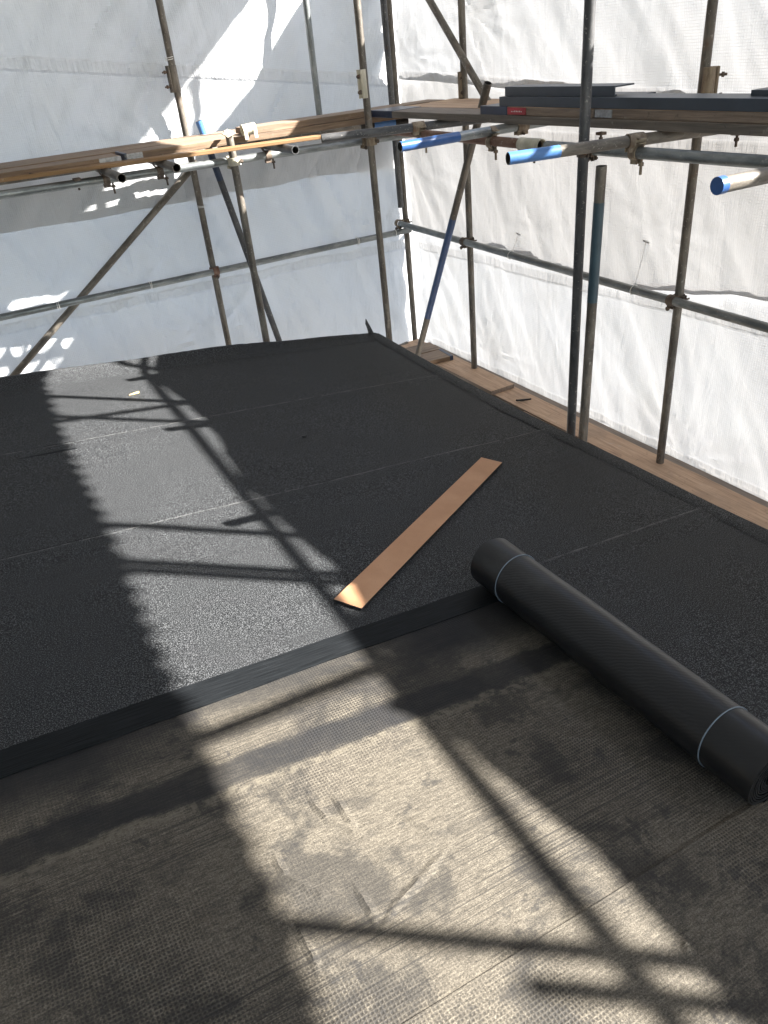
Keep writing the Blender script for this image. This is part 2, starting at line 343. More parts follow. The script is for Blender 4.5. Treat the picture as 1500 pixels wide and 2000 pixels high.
TR = 0.02415
def tube(name, p0, p1, m, label, group, paint=None, cap=None, r=TR):
    """round scaffold tube with open hollow ends; local z runs from p0 to p1"""
    p0, p1 = Vector(p0), Vector(p1); L = (p1 - p0).length; q = (p1 - p0).to_track_quat('Z', 'Y')
    mb = MB(); bow = 0.0 if paint else random.uniform(-0.004, 0.004)
    n = max(2, int(L / 0.4)); seg = 20; vs = []; fs = []
    for k in range(n + 1):
        z = L * k / n; ox = bow * math.sin(math.pi * k / n)
        for i in range(seg): t = 2 * math.pi * i / seg; vs.append((ox + r * math.cos(t), r * math.sin(t), z))
    for k in range(n):
        for i in range(seg): j = (i + 1) % seg; fs.append((k * seg + i, k * seg + j, (k + 1) * seg + j, (k + 1) * seg + i))
    mb.add(vs, fs)
    for z, dz in ((0, 0.25), (L, -0.25)):
        vs = []; ri = r - 0.004
        for rr, zz in ((r, z), (ri, z), (ri, z + dz)):
            for i in range(seg): t = 2 * math.pi * i / seg; vs.append((rr * math.cos(t), rr * math.sin(t), zz))
        fs = []
        for k in range(2):
            for i in range(seg): j = (i + 1) % seg; fs.append((k * seg + i, k * seg + j, (k + 1) * seg + j, (k + 1) * seg + i))
        mb.add(vs, fs[:seg], 0); mb.add(vs, fs[seg:] + [tuple(range(2 * seg, 3 * seg))], 1)
    o = mb.build(name, [m, M_HOLE]); o.location = p0; o.rotation_mode = 'QUATERNION'; o.rotation_quaternion = q
    tag(o, label, 'scaffold tube', group)
    if paint:
        for z0, z1, pm in paint:
            b = MB(); b.pipe((0, 0, z0), (0, 0, z1), r + 0.0007, r - 0.0035)
            c = b.build('paint_band', pm, o); c['label'] = 'blue painted length of the tube'
    if cap:
        z, pm = cap; b = MB(); d = -1 if z == 0 else 1; zz = 0 if z == 0 else L
        b.cyl((0, 0, zz + d * 0.004), (0, 0, zz - d * 0.022), r + 0.0018, 20)
        c = b.build('end_cap', pm, o); c['label'] = 'blue plastic cap on the tube end'
    return o

def bolt(mb, p, d, L=0.055, r=0.0055):
    d = Vector(d).normalized(); p = Vector(p)
    mb.cyl(p, p + d * L, r, 8); mb.cyl(p + d * (L * 0.45), p + d * (L * 0.45 + 0.012), r * 2.0, 6); mb.cyl(p - d * 0.004, p + d * 0.004, r * 2.3, 10)
def half_band(mb, c, ax, open_dir, w=0.046, r0=TR + 0.0008, r1=TR + 0.0065, gap=0.35):
    """C shaped strap round a tube through c along ax, flanges towards open_dir"""
    ax = Vector(ax).normalized(); e = Vector(open_dir); e = (e - e.dot(ax) * ax).normalized(); s = ax.cross(e); c = Vector(c)
    seg = 22; vs = []; fs = []
    for i in range(seg + 1):
        t = gap + (2 * math.pi - 2 * gap) * i / seg; dr = e * math.cos(t) + s * math.sin(t)
        for rr, h in ((r0, -w / 2), (r1, -w / 2), (r1, w / 2), (r0, w / 2)): vs.append(c + dr * rr + ax * h)
    for i in range(seg):
        for k in range(4): fs.append((i * 4 + k, (i + 1) * 4 + k, (i + 1) * 4 + (k + 1) % 4, i * 4 + (k + 1) % 4))
    fs += [(0, 1, 2, 3), (seg * 4 + 3, seg * 4 + 2, seg * 4 + 1, seg * 4)]
    mb.add(vs, fs)
    for sg in (-1, 1):
        dr = e * math.cos(gap) + s * math.sin(gap) * sg
        M = Matrix((( *e, 0), (*s, 0), (*ax, 0), (0, 0, 0, 1))).transposed(); M.translation = c + dr * r0
        mb.box((-0.003, -0.003, -w / 2), (0.021, 0.003, w / 2), 0, M)
def coupler(c, ax1, ax2, between, label, m=M_COUP):
    """right-angle coupler: a strap on each of two crossing tubes, a bolt on each strap"""
    c = Vector(c); ax1 = Vector(ax1).normalized(); ax2 = Vector(ax2).normalized(); nrm = Vector(between)
    root = empty('tube_coupler', c); tag(root, label, 'coupler', 'couplers clamping the scaffold tubes')
    for ax, off, od in ((ax1, 0.0, ax2), (ax2, nrm, -ax1)):
        mb = MB(); half_band(mb, off if off else Vector((0, 0, 0)), ax, od); mb.build('strap', m, root, bevel=0.0012)
        mb = MB(); e = Vector(od).normalized(); s = ax.cross(e).normalized(); o = (off if off else Vector((0, 0, 0))) + e * (TR + 0.016)
        bolt(mb, o - s * 0.028, s, 0.062); mb.build('bolt', M_COUPD, root)
    mb = MB(); d = nrm.normalized(); M = Matrix((( *ax1, 0), (*ax2, 0), (*d, 0), (0, 0, 0, 1))).transposed(); M.translation = nrm * 0.5
    mb.box((-0.024, -0.024, -0.006), (0.024, 0.024, 0.006), 0, M); mb.build('seat_plate', m, root, bevel=0.002)
    return root
def sleeve(c, ax, face, label, m=M_COUP, L=0.165):
    """sleeve coupler joining two tubes end to end, with two bolts down one side"""
    c = Vector(c); ax = Vector(ax).normalized(); e = Vector(face); e = (e - e.dot(ax) * ax).normalized(); s = ax.cross(e)
    root = empty('sleeve_coupler', c); tag(root, label, 'coupler', 'sleeve couplers joining tubes end to end')
    mb = MB(); half_band(mb, (0, 0, 0), ax, e, L, TR + 0.0006, TR + 0.007, 0.42); mb.build('sleeve', m, root, bevel=0.0015)
    M = Matrix((( *e, 0), (*s, 0), (*ax, 0), (0, 0, 0, 1))).transposed()
    mb = MB(); mb.box((TR + 0.006, -0.017, -L / 2 + 0.006), (TR + 0.016, 0.017, L / 2 - 0.006), 0, M); mb.build('clamp_bar', m, root, bevel=0.002)
    for z in (-L * 0.27, L * 0.27):
        mb = MB(); bolt(mb, e * (TR + 0.012) + ax * z, e, 0.045, 0.006); mb.build('bolt', M_COUPD, root)
    return root
def putlog(c, ax1, ax2, up, label, m=M_COUPD):
    """clip holding a transom on top of a ledger with its bolt hanging below"""
    c = Vector(c); root = empty('putlog_clip', c); tag(root, label, 'coupler', 'putlog clips under the platforms')
    mb = MB(); half_band(mb, (0, 0, 0), ax1, -Vector(up), 0.04); half_band(mb, Vector(up) * 2 * TR, ax2, Vector(ax1), 0.036); mb.build('strap', m, root, bevel=0.001)
    mb = MB(); a = Vector(ax1).normalized()
    mb.cyl(a * 0.034 + Vector((0, 0, 0.02)), a * 0.034 + Vector((0, 0, -0.085)), 0.0062, 8); mb.cyl(a * 0.034 + Vector((0, 0, -0.05)), a * 0.034 + Vector((0, 0, -0.037)), 0.013, 6); mb.build('bolt', m, root)
    return root
def tie(c, ax, label, R=TR + 0.004, loops=1, tilt=0.15, tail=None):
    ax = Vector(ax).normalized(); mb = MB()
    for k in range(loops):
        a2 = (ax + Vector((random.uniform(-1, 1), random.uniform(-1, 1), random.uniform(-1, 1))) * tilt).normalized()
        mb.tor(ax * (0.012 * k), a2, R + 0.001 * k, 0.0024, 18, 6)
    if tail:
        p = Vector(tail) - Vector(c); q = p.normalized() * (R); mb.cyl(q, p, 0.0016, 6)
        mb.cyl(p - Vector((0, 0.022, 0.002)), p + Vector((0, 0.022, 0.006)), 0.006, 8)
        mb.tor(q * 1.3, p, 0.006, 0.003, 8, 5)
    o = mb.build('cord_tie', M_TIE); o.location = c
    tag(o, label, 'cord', 'white cords tying the sheeting'); return o
def board(name, lo, hi, m, label, group, rz=0.0, ends=None, end_mat=None, nx=8):
    """timber board with slightly uneven faces; lo/hi in world axes, turned about its centre"""
    c = (Vector(lo) + Vector(hi)) / 2; h = (Vector(hi) - Vector(lo)) / 2
    ax = 0 if h.x > h.y else 1
    mb = MB(); vs = []; fs = []
    for k in range(nx + 1):
        t = -1 + 2 * k / nx; w = 0.003
        j = lambda: random.uniform(-w, w)
        for (u, z) in ((-1, -1), (1, -1), (1, 1), (-1, 1)):
            if ax == 0: vs.append((t * h.x, u * h.y + j(), z * h.z + j() * 0.4))
            else: vs.append((u * h.x + j(), t * h.y, z * h.z + j() * 0.4))
    for k in range(nx):
        for i in range(4): a = k * 4 + i; b = k * 4 + (i + 1) % 4; fs.append((a, b, b + 4, a + 4))
    fs += [(3, 2, 1, 0), (nx * 4, nx * 4 + 1, nx * 4 + 2, nx * 4 + 3)]
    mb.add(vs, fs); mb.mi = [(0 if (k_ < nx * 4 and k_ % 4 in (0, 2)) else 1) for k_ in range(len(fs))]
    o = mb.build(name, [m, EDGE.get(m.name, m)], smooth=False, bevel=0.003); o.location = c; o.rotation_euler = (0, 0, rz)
    tag(o, label, 'board', group)
    for e in (ends or []):
        s = -1 if e[0] < 0 else 1; L = abs(e[0]); b = MB(); g = 0.0022; fr = e[1] is M_ZINCBAND
        if ax == 0: b.box((s * h.x - (0 if s < 0 else L), -h.y - g - .002, -h.z - g), (s * h.x + (L if s < 0 else 0) , h.y + g + .002, h.z + g))
        else: b.box((-h.x - g - .002, s * h.y - (0 if s < 0 else L), -h.z - g), (h.x + g + .002, s * h.y + (L if s < 0 else 0), h.z + g))
        if fr: b.v = [((p[0], min(p[1], -h.y + 0.001), p[2] * 0.8) if ax == 0 else (min(p[0], -h.x + 0.001), p[1], p[2] * 0.8)) for p in b.v]
        v2 = []
        for p in b.v:
            q = list(p); q[ax] += s * 0.003; v2.append(tuple(q))
        b.v = v2
        c_ = b.build('end_band', e[1], o, smooth=False, bevel=0.002); c_['label'] = e[2]
    return o
# ================================================================== SETTING
mb = MB(); mb.add([(-150, -150, -6.2), (150, -150, -6.2), (150, 150, -6.2), (-150, 150, -6.2)], [(0, 1, 2, 3)])
tag(mb.build('ground', M_GRND, smooth=False), kind='structure')
mb = MB(); mb.box((-5.5, -4.5, -6.2), (2.25, 4.55, -2.12)); tag(mb.build('house_wall', M_BRICK, smooth=False), kind='structure')

# roof deck: top of the deck is the base sheet; everything on it hangs on one roof frame
roof_root = empty('roof', (0, 0, 0)); roof_root.matrix_world = ROOF_M
tag(roof_root, 'low pitched flat roof half covered with new black felt', None, None, 'structure')
def eave_a(b):
    """distance down the fall to the eave, as a function of b (from the photograph's edge)"""
    pts = EAVE
    if b <= pts[0][0]: return pts[0][1]
    for (b0, a0), (b1, a1) in zip(pts, pts[1:]):
        if b <= b1: return a0 + (a1 - a0) * (b - b0) / (b1 - b0)
    return pts[-1][1]
EAVE = sorted([(rab(x, y).y, rab(x, y).x) for x, y in ((745, 658), (800, 690), (900, 745), (1010, 803), (1115, 855), (1210, 900), (1300, 945), (1390, 990), (1500, 1042))])
EAVE = [(-4.5, EAVE[0][1])] + EAVE + [(5.2, EAVE[-1][1])]
BACK = 4.80
mb = MB(); bs = [-4.5 + 0.25 * i for i in range(int((BACK + 4.5) / 0.25) + 1)] + [BACK]
vs = []; fs = []
for b in bs: e = eave_a(b) - 0.012; vs += [(-5.5, b, -0.004), (e, b, -0.004), (e, b, -0.16), (-5.5, b, -0.16)]
for k in range(len(bs) - 1):
    for i in range(4): a = 4 * k + i; c = 4 * k + (i + 1) % 4; fs.append((a, c, c + 4, a + 4))
fs += [(3, 2, 1, 0), (4 * len(bs) - 4, 4 * len(bs) - 3, 4 * len(bs) - 2, 4 * len(bs) - 1)]
mb.add(vs, fs); mb.build('deck', M_FASC, roof_root, smooth=False)

def felt_sheet(name, a0, a1fn, b0, b1, mat_, lap_w=0.095, z0=0.0, zlap=0.0045, th=0.0042, seed=0, na=90, amp=0.004, lap_near=True, edge_f=0.0, und=0.003):
    """one strip of felt as a thin slab: rows across b, ragged long edges, far edge riding on the strip behind"""
    rows = [0.0, 0.012, lap_w * 0.5, lap_w - 0.004, lap_w + 0.012] + [lap_w + 0.02 + (b1 - b0 - lap_w - 0.15) * i / 6 for i in range(7)] + [b1 - b0 - 0.11, b1 - b0 - 0.012, b1 - b0]
    vs = []; fs = []; lap = []; edg = []
    nb = len(rows); up = []
    for i in range(na + 1):
        for j, r in enumerate(rows):
            b = b0 + r
            A1 = a1fn(b); a = a0 + (A1 - a0) * i / na
            wob = amp * sheet_noise(a * 3.1, seed * 7.7, 0.3) + amp * 0.6 * sheet_noise(a * 14, seed * 3.1, 1.3)
            if j <= 1 or j >= nb - 2: b += wob
            if i == na: a += 0.004 * sheet_noise(b * 9, seed)
            z = z0 + und * (sheet_noise(a * 1.3, b * 1.3, seed) + 0.5 * sheet_noise(a * 4, b * 4, seed))
            if j >= nb - 2: z += zlap
            elif j == nb - 3: z += zlap * 0.2
            vs.append((a, b, z + th)); lap.append(1.0 if (lap_near and r < lap_w) else 0.0); edg.append(edge_f if (j >= nb - 1) else 0.0)
    T = len(vs)
    for p in list(vs): vs.append((p[0], p[1], p[2] - th)); 
    lap += lap; edg += edg
    for i in range(na):
        for j in range(nb - 1):
            q = (i * nb + j, (i + 1) * nb + j, (i + 1) * nb + j + 1, i * nb + j + 1); fs.append(q); fs.append(tuple(T + k for k in reversed(q)))
    for i in range(na):
        for j, fl in ((0, True), (nb - 1, False)):
            q = (i * nb + j, (i + 1) * nb + j, T + (i + 1) * nb + j, T + i * nb + j); fs.append(tuple(reversed(q)) if fl else q)
    for j in range(nb - 1):
        q = (j, j + 1, T + j + 1, T + j); fs.append(tuple(reversed(q)))
        q = (na * nb + j, na * nb + j + 1, T + na * nb + j + 1, T + na * nb + j); fs.append(q)
    mb = MB(); mb.add(vs, fs); o = mb.build(name, mat_, roof_root)
    for nm, dat in (('lap', lap), ('edge', edg)):
        at = o.data.attributes.new(nm, 'FLOAT', 'POINT'); at.data.foreach_set('value', dat)
    return o
# old underlay, two widths lapped
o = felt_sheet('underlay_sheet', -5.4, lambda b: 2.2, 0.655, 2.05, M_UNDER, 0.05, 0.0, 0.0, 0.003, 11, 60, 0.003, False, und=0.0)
o['label'] = 'dusty brown base sheet beside the new felt'
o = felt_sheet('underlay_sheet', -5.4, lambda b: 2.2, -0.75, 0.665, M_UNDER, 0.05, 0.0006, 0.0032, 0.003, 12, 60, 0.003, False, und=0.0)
o['label'] = 'dusty brown base sheet nearest the camera'
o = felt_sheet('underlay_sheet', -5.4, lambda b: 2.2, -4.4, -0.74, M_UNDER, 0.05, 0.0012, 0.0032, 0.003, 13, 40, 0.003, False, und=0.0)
o['label'] = 'dusty brown base sheet behind the camera'
# trodden creases in the base sheet
CREASES = [[(598, 1543), (612, 1568), (640, 1598), (668, 1612), (700, 1628), (735, 1648)], [(648, 1548), (665, 1572), (682, 1600), (700, 1620)], [(535, 1665), (548, 1695), (562, 1712)], [(538, 1705), (580, 1722), (620, 1742), (655, 1758)],
           [(690, 1722), (712, 1758), (728, 1785), (734, 1815)], [(880, 1648), (845, 1690), (805, 1735), (775, 1765), (748, 1810)], [(785, 1598), (830, 1612), (880, 1630)], [(575, 1795), (590, 1825), (612, 1870), (622, 1905)],
           [(175, 1848), (215, 1868), (255, 1885), (305, 1902)], [(365, 1790), (405, 1815), (445, 1835)], [(985, 1330), (1010, 1370), (1050, 1410), (1090, 1430)], [(1060, 1420), (1110, 1440), (1160, 1445)], [(912, 1395), (925, 1415), (965, 1460)],
           [(1215, 1560), (1260, 1615), (1290, 1640)], [(1330, 1835), (1345, 1850), (1340, 1868)]]
for ci, pl in enumerate(CREASES):
    P2 = [rab(x, y, 0.004) for x, y in pl]; vs = []; fs = []; sub = []
    for p, q in zip(P2, P2[1:]):
        for t in range(5): sub.append(p.lerp(q, t / 5))
    sub.append(P2[-1]); nS = len(sub)
    for k, p in enumerate(sub):
        d = (sub[min(k + 1, nS - 1)] - sub[max(k - 1, 0)]).normalized(); s2 = Vector((-d.y, d.x)); tp = min(1, 4 * k / nS, 4 * (nS - 1 - k) / nS)
        w = 0.017 * (0.35 + 0.65 * tp); hh = 0.0062 * tp * (0.7 + 0.4 * sheet_noise(k * 0.5, ci + 3)); j = 0.003 * sheet_noise(k * 0.7, ci); c = p + s2 * j
        for u, z in ((-1, -0.12), (-0.5, 0.3), (-0.05, 1), (0.4, 0.45), (1, -0.12)): vs.append((c.x + s2.x * w * u, c.y + s2.y * w * u, (0.0031 if c.y > 0.66 else 0.0037) + hh * z))
    for k in range(nS - 1):
        for u in range(4): a = k * 5 + u; fs.append((a, a + 5, a + 6, a + 1))
    mb = MB(); mb.add(vs, fs); mb.build('crease', M_UNDER, roof_root)
# new mineral felt
SEAMS = [1.672, 2.695, 3.715]
FAR = [2.787, 3.806, BACK + 0.02]
for i in range(3):
    o = felt_sheet('felt_strip', -5.4, lambda b: eave_a(b), SEAMS[i], FAR[i], M_FELT, 0.098, 0.0032 - 0.0002 * i, 0.0045 if i < 2 else 0.0, 0.0042, 20 + i, 150, 0.004, True, 0.85)
    o['label'] = ('black mineral felt strip with bare lap edge at front', 'black mineral felt strip, middle of the three', 'black mineral felt strip along the back edge')[i]
ROLL_A, ROLL_R, RB0, RB1 = 1.484, 0.093, 0.655, 1.775
o = felt_sheet('felt_strip', ROLL_A, lambda b: eave_a(b), 0.66, 1.785, M_FELT, 0.09, 0.0032, 0.0045, 0.0042, 30, 40, 0.003, True, 0.85)
o['label'] = 'black mineral felt strip running from the roll to the eave'
# eave welt: a strip of felt dressed along the drip edge
vs = []; fs = []; n = 120
for i in range(n + 1):
    b = 0.70 + (BACK - 0.70) * i / n; e = eave_a(b); w = 0.085 + 0.012 * sheet_noise(b * 3, 5) + 0.006 * sheet_noise(b * 15, 2)
    z = 0.0125; 
    for a, c in ((e - w, z - 0.004), (e - w + 0.012, z - 0.001), (e - 0.03, z + 0.002), (e + 0.004, z + 0.001), (e + 0.012, z - 0.008), (e + 0.012, -0.09 + 0.01 * sheet_noise(b * 6, 9))): vs.append((a, b, c))
for i in range(n):
    for j in range(5): q = i * 6 + j; fs.append((q, q + 1, q + 7, q + 6))
mb = MB(); mb.add(vs, fs); o = mb.build('eave_welt', M_FELT, roof_root); o['label'] = 'felt strip dressed over the eave edge'
# back upstand: sloping fillet of felt along the back edge
UP = [(-60, 747), (0, 738), (110, 722), (270, 702), (360, 687), (450, 675), (560, 666), (650, 657), (735, 650)]
prof = []
for i, (x, y) in enumerate(UP):
    p = ROOF_I @ onY(x, y, 4.90 - 0.045 * max(0, i - 4) / 4); prof.append(p)
prof = [Vector((-5.4, prof[0].y, prof[0].z))] + prof
fine = []
for p, q in zip(prof, prof[1:]):
    k = max(2, int((q.x - p.x) / 0.03))
    for t in range(k): fine.append(p.lerp(q, t / k))
fine.append(prof[-1])
vs = []; fs = []
for p in fine:
    w = 0.006 * sheet_noise(p.x * 8, 3.3) + 0.004 * sheet_noise(p.x * 25, 1)
    h = max(p.z, 0.012)
    vs += [(p.x, p.y - 0.15 + w, 0.0072), (p.x, p.y - 0.125 + w, 0.0115), (p.x, p.y - 0.03, h * 0.62), (p.x, p.y + w * 0.4, h + w * 0.6), (p.x, p.y + 0.03, h + w * 0.6 - 0.004), (p.x, p.y + 0.045, -0.12)]
for i in range(len(fine) - 1):
    for j in range(5): q = i * 6 + j; fs.append((q, q + 6, q + 7, q + 1))
mb = MB(); mb.add(vs, fs); o = mb.build('back_upstand', M_FELT, roof_root); o['label'] = 'low felt upstand along the back edge'
# torn flap standing at the back corner
cp = prof[-1]; f0 = ROOF_I @ onY(728, 652, 4.86); t0 = ROOF_I @ onY(718, 622, 4.86)
vs = []; fs = []
for i in range(6):
    t = i / 5; c = f0.lerp(t0, t); w = 0.055 * (1 - 0.5 * t)
    for u in (-1, 0, 1):
        for d in (0, 0.004): vs.append((c.x + u * w * 0.5 - 0.015 * t * t, c.y + d + 0.02 * t * u, c.z - 0.03 * (1 - t) + 0.012 * u * t * t - 0.02 * abs(u) * t))
for i in range(5):
    for u in range(2):
        a = i * 6 + u * 2; fs += [(a, a + 2, a + 8, a + 6), (a + 1, a + 7, a + 9, a + 3)]
    a = i * 6; fs += [(a, a + 6, a + 7, a + 1), (a + 4, a + 5, a + 11, a + 10)]
mb = MB(); mb.add(vs, fs); o = mb.build('felt_flap', M_FELT, roof_root); o['label'] = 'torn felt flap standing up at the back corner'

# ------------------------------------------------------------------ temporary roof above, sheet tops (what shapes the sun band)
def tracesrc(p, Xp):
    """from a lit/shaded boundary point back towards the sun to the plane X = Xp -> (y, z)"""
    dx = Xp - p.x; return (p.y - math.tan(SUN_AZ) * dx, p.z + SLX * dx)
def poly(pts, y):
    if y <= pts[0][0]: return pts[0][1]
    for (y0, z0), (y1, z1) in zip(pts, pts[1:]):
        if y <= y1: return z0 + (z1 - z0) * (y - y0) / (y1 - y0)
    return pts[-1][1]
XR = 3.62
ROOF_EDGE = sorted([tracesrc(roof(x, y), XR) for x, y in ((80, 730), (115, 830), (160, 930), (200, 1010), (232, 1080), (270, 1180), (340, 1340), (400, 1450), (470, 1600), (560, 1780), (640, 1990))])
ROOF_EDGE += sorted([tracesrc(onY(x, y, 6.15), XR) for x, y in ((490, 0), (280, 275), (0, 630))])
vs = []; fs = []; y = -5.0; ys = []
while y < 7.2: ys.append(y); y += 0.0215
XS = [XR, 3.3, 2.0, 0.0, -2.0, -4.0, -6.2]
for y in ys:
    z0 = poly(ROOF_EDGE, y) + (0.004 if y > 3.0 else 0.0125 if y > -0.7 else 0.007) * math.sin(2 * math.pi * y / 0.129) + 0.006 * sheet_noise(y * 2.2, 4)
    for x in XS: vs.append((x, y, z0 - 0.02 * (XR - x)))
m_ = len(XS)
for i in range(len(ys) - 1):
    for j in range(m_ - 1): q = i * m_ + j; fs.append((q, q + 1, q + m_ + 1, q + m_))
def roofsheet_mat():
    m, t = mat('corrugated_sheet'); g = N(t)
    c = g.mix(g.noise(g.coord('Object'), 3, 4), (0.45, 0.46, 0.46), (0.6, 0.6, 0.58))
    d = g.n('BsdfDiffuse'); g.lk(c, d.inputs[0]); tr = g.n('BsdfTranslucent'); g.lk(c, tr.inputs[0])
    mx = g.n('MixShader'); mx.inputs[0].default_value = 0.055; g.lk(d.outputs[0], mx.inputs[1]); g.lk(tr.outputs[0], mx.inputs[2]); g.out(mx.outputs[0]); return m
mb = MB(); mb.add(vs, fs); tag(mb.build('temporary_roof', roofsheet_mat()), 'corrugated temporary roof high above the scaffold', None, None, 'structure')

# ------------------------------------------------------------------ white sheeting
def sheeting(name, plane, u0, u1, top, bot, off, mat_, ties, label, seed, du=0.028, dt=0.03, folds=0.012, diag=0.5, ridge=1.0):
    """hanging sheet; plane 'X' (u = y) or 'Y' (u = x); top/bot are functions of u; ties = [(u, t, pull, radius)]"""
    nu = int((u1 - u0) / du); tm = max(top(u0 + (u1 - u0) * k / 20) for k in range(21)); bm_ = min(bot(u0 + (u1 - u0) * k / 20) for k in range(21))
    ntt = int((tm - bm_) / dt); vs = []; uvs = []; fs = []
    for i in range(nu + 1):
        u = u0 + (u1 - u0) * i / nu; T = top(u); B = bot(u)
        for j in range(ntt + 1):
            t = B + (T - B) * j / ntt
            w = u * math.cos(diag) + t * math.sin(diag)
            d = folds * (noise.noise(Vector((w * 2.4, t * 0.5 - u * 0.25, seed))) * 2.6 + noise.noise(Vector((w * 7.0, t * 0.9, seed + 3))) * 1.3)
            d += folds * 1.6 * noise.noise(Vector((u * 0.7, t * 0.8, seed + 9)))
            rd = 1 - abs(noise.noise(Vector((w * 3.4, (t * math.cos(diag) - u * math.sin(diag)) * 0.7, seed + 5)))); d += ridge * 0.020 * rd ** 7 * (0.5 + noise.noise(Vector((u * 0.9, t * 0.9, seed + 2))))
            rd = 1 - abs(noise.noise(Vector((w * 8.5, (t * math.cos(diag) - u * math.sin(diag)) * 1.3, seed + 6)))); d += ridge * 0.007 * rd ** 5
            d += 0.002 * noise.noise(Vector((u * 15, t * 12, seed)))
            for (tu, tt, pull, rad, nr) in ties:
                ru, rt = u - tu, t - tt; r = math.hypot(ru, rt)
                if r < rad * 2.6:
                    th = math.atan2(rt, ru); f = math.exp(-(r / rad) ** 2 * 0.8)
                    d += -pull * math.exp(-r / (rad * 0.33)) + 0.011 * f * 1.9 * min(1, r / 0.05) * noise.noise(Vector((math.cos(th) * nr, math.sin(th) * nr, seed + tu * 3)))
            e = min(1, (t - B) / 0.12)
            d += (1 - e) * 0.012 * noise.noise(Vector((u * 5, 3.3, seed)))
            vs.append((off + d, u, t) if plane == 'X' else (u, off + d, t)); uvs.append((u, t))
    n1 = ntt + 1
    for i in range(nu):
        for j in range(ntt): q = i * n1 + j; fs.append((q, q + n1, q + n1 + 1, q + 1))
    mb = MB(); mb.add(vs, fs); o = mb.build(name, mat_)
    uvl = o.data.uv_layers.new(name='UVMap'); li = [0] * len(o.data.loops); o.data.loops.foreach_get('vertex_index', li)
    flat = []
    for k in li: flat += uvs[k]
    uvl.data.foreach_set('uv', flat)
    return tag(o, label, 'sheeting', 'white scaffold sheeting')
TOPR = sorted([tracesrc(roof(x, y), 3.54) for x, y in ((290, 712), (340, 780), (385, 820), (415, 860), (500, 985), (640, 1110), (700, 1230), (760, 1290), (760, 1350), (742, 1384), (860, 1430), (900, 1430), (1000, 1530), (1290, 1840))])
TOPR += sorted([tracesrc(onY(x, y, 6.15), 3.54) for x, y in ((595, 0), (507, 150), (437, 240))])
WAVE = [(1.2, -1.30), (2.476, -1.32), (2.75, -1.345), (3.0, -1.40), (3.301, -1.43), (3.74, -1.47), (4.2, -1.45), (4.604, -1.42), (5.2, -1.425), (6.072, -1.455)]
def botR(u): return poly(WAVE, u) + 0.014 * sheet_noise(u * 2.6, 8.2) + 0.008 * math.sin(u * 7)
HEM = [(2.287, -2.477), (3.264, -2.57), (4.349, -2.525), (5.181, -2.509), (5.663, -2.464), (6.2, -2.45)]
M_SH_RU = sheet_mat('sheeting_right_upper', [(-0.56, 0.052, 0.032)])
M_SH_RM = sheet_mat('sheeting_right_middle', [(-0.62, 0.0, 0.03)], (0.55, 0.542, 0.535), 0.148)
M_SH_RL = sheet_mat('sheeting_right_lower', [(-1.43, -0.025, 0.035), (-2.44, 0.0, 0.03)])
M_SH_BU = sheet_mat('sheeting_back_upper', [(0.19, -0.135, 0.04), (-1.03, 0.0, 0.03)], trans=0.27)
M_SH_BL = sheet_mat('sheeting_back_lower', [(-1.545, -0.008, 0.035), (-0.62, 0.0, 0.03)], trans=0.30, fold=-0.25)
def T_(u, t, pull=0.03, rad=0.35, nr=5.0): return (u, t, pull, rad, nr)
def hemR(u): return -0.56 + 0.052 * u
sheeting('sheeting', 'X', -4.5, 6.12, lambda u: poly(TOPR, u), lambda u: hemR(u) - 0.03 + 0.006 * sheet_noise(u * 2, 1), 3.540, M_SH_RU, [T_(5.05, 0.1, .03, .5), T_(3.0, 0.15, .03, .5), T_(6.0, -0.1, .05, .6, 7)],
         'top white sheet of the right side above the platform', 3, folds=0.015, diag=-0.65)
sheeting('sheeting', 'X', -4.5, 6.13, lambda u: hemR(u) + 0.03, botR, 3.565, M_SH_RM, [T_(4.42, -1.22, .03, .3), T_(3.35, -1.08, .03, .3), T_(6.0, -0.9, .05, .6, 7)],
         'middle white sheet of the right side ending in a wavy edge', 4, folds=0.012, diag=-0.5)
sheeting('sheeting', 'X', -4.5, 6.14, lambda u: botR(u) + 0.05, lambda u: poly(HEM, u) - 0.25 + 0.02 * sheet_noise(u * 3.5, 5), 3.605, M_SH_RL, [T_(5.05, -2.3, .02, .45, 7), T_(3.0, -2.45, .02, .45, 7), T_(5.95, -1.5, .03, .4, 6), T_(4.0, -1.5, .02, .5)],
         'lower white sheet of the right side, hem on the eave boards', 5, folds=0.012, diag=-0.55)
M_SH_ADD = sheet_mat('sheeting_added_left', [])  # unseen sheet added to cut the sky light from the left
sheeting('sheeting', 'X', -4.5, 6.15, lambda u: 1.6, lambda u: -1.6, -5.35, M_SH_ADD, [], 'added unseen white sheet on the far left, holding back sky light', 12, du=0.12, dt=0.12)
sheeting('sheeting', 'Y', -5.5, 3.60, lambda u: 1.75, lambda u: -0.90 + 0.03 * sheet_noise(u * 1.7, 3), 6.170, M_SH_BU, [T_(1.62, 0.02, .03, .5, 6), T_(2.35, -0.45, .03, .55, 6), T_(3.3, -0.2, .02, .4), T_(0.2, 0.6, .03, .6), T_(1.55, -0.55, .03, .6, 7)],
         'upper white sheet of the back side with slanting sun patch', 7, folds=0.026, diag=-0.7, ridge=2.0)
sheeting('sheeting', 'Y', -5.5, 3.57, lambda u: -0.56, lambda u: -2.75, 6.215, M_SH_BL, [T_(1.69, -1.40, .035, .5, 8), T_(1.15, -1.45, .03, .4, 7), T_(2.95, -1.38, .03, .4, 7), T_(3.3, -1.4, .03, .35, 7), T_(0.45, -1.40, .02, .4), T_(1.65, -1.95, .03, .5, 7), T_(1.62, -0.9, .03, .4, 7)],
         'lower white sheet of the back side, behind the roof edge', 9, folds=0.024, diag=0.35, ridge=2.0)
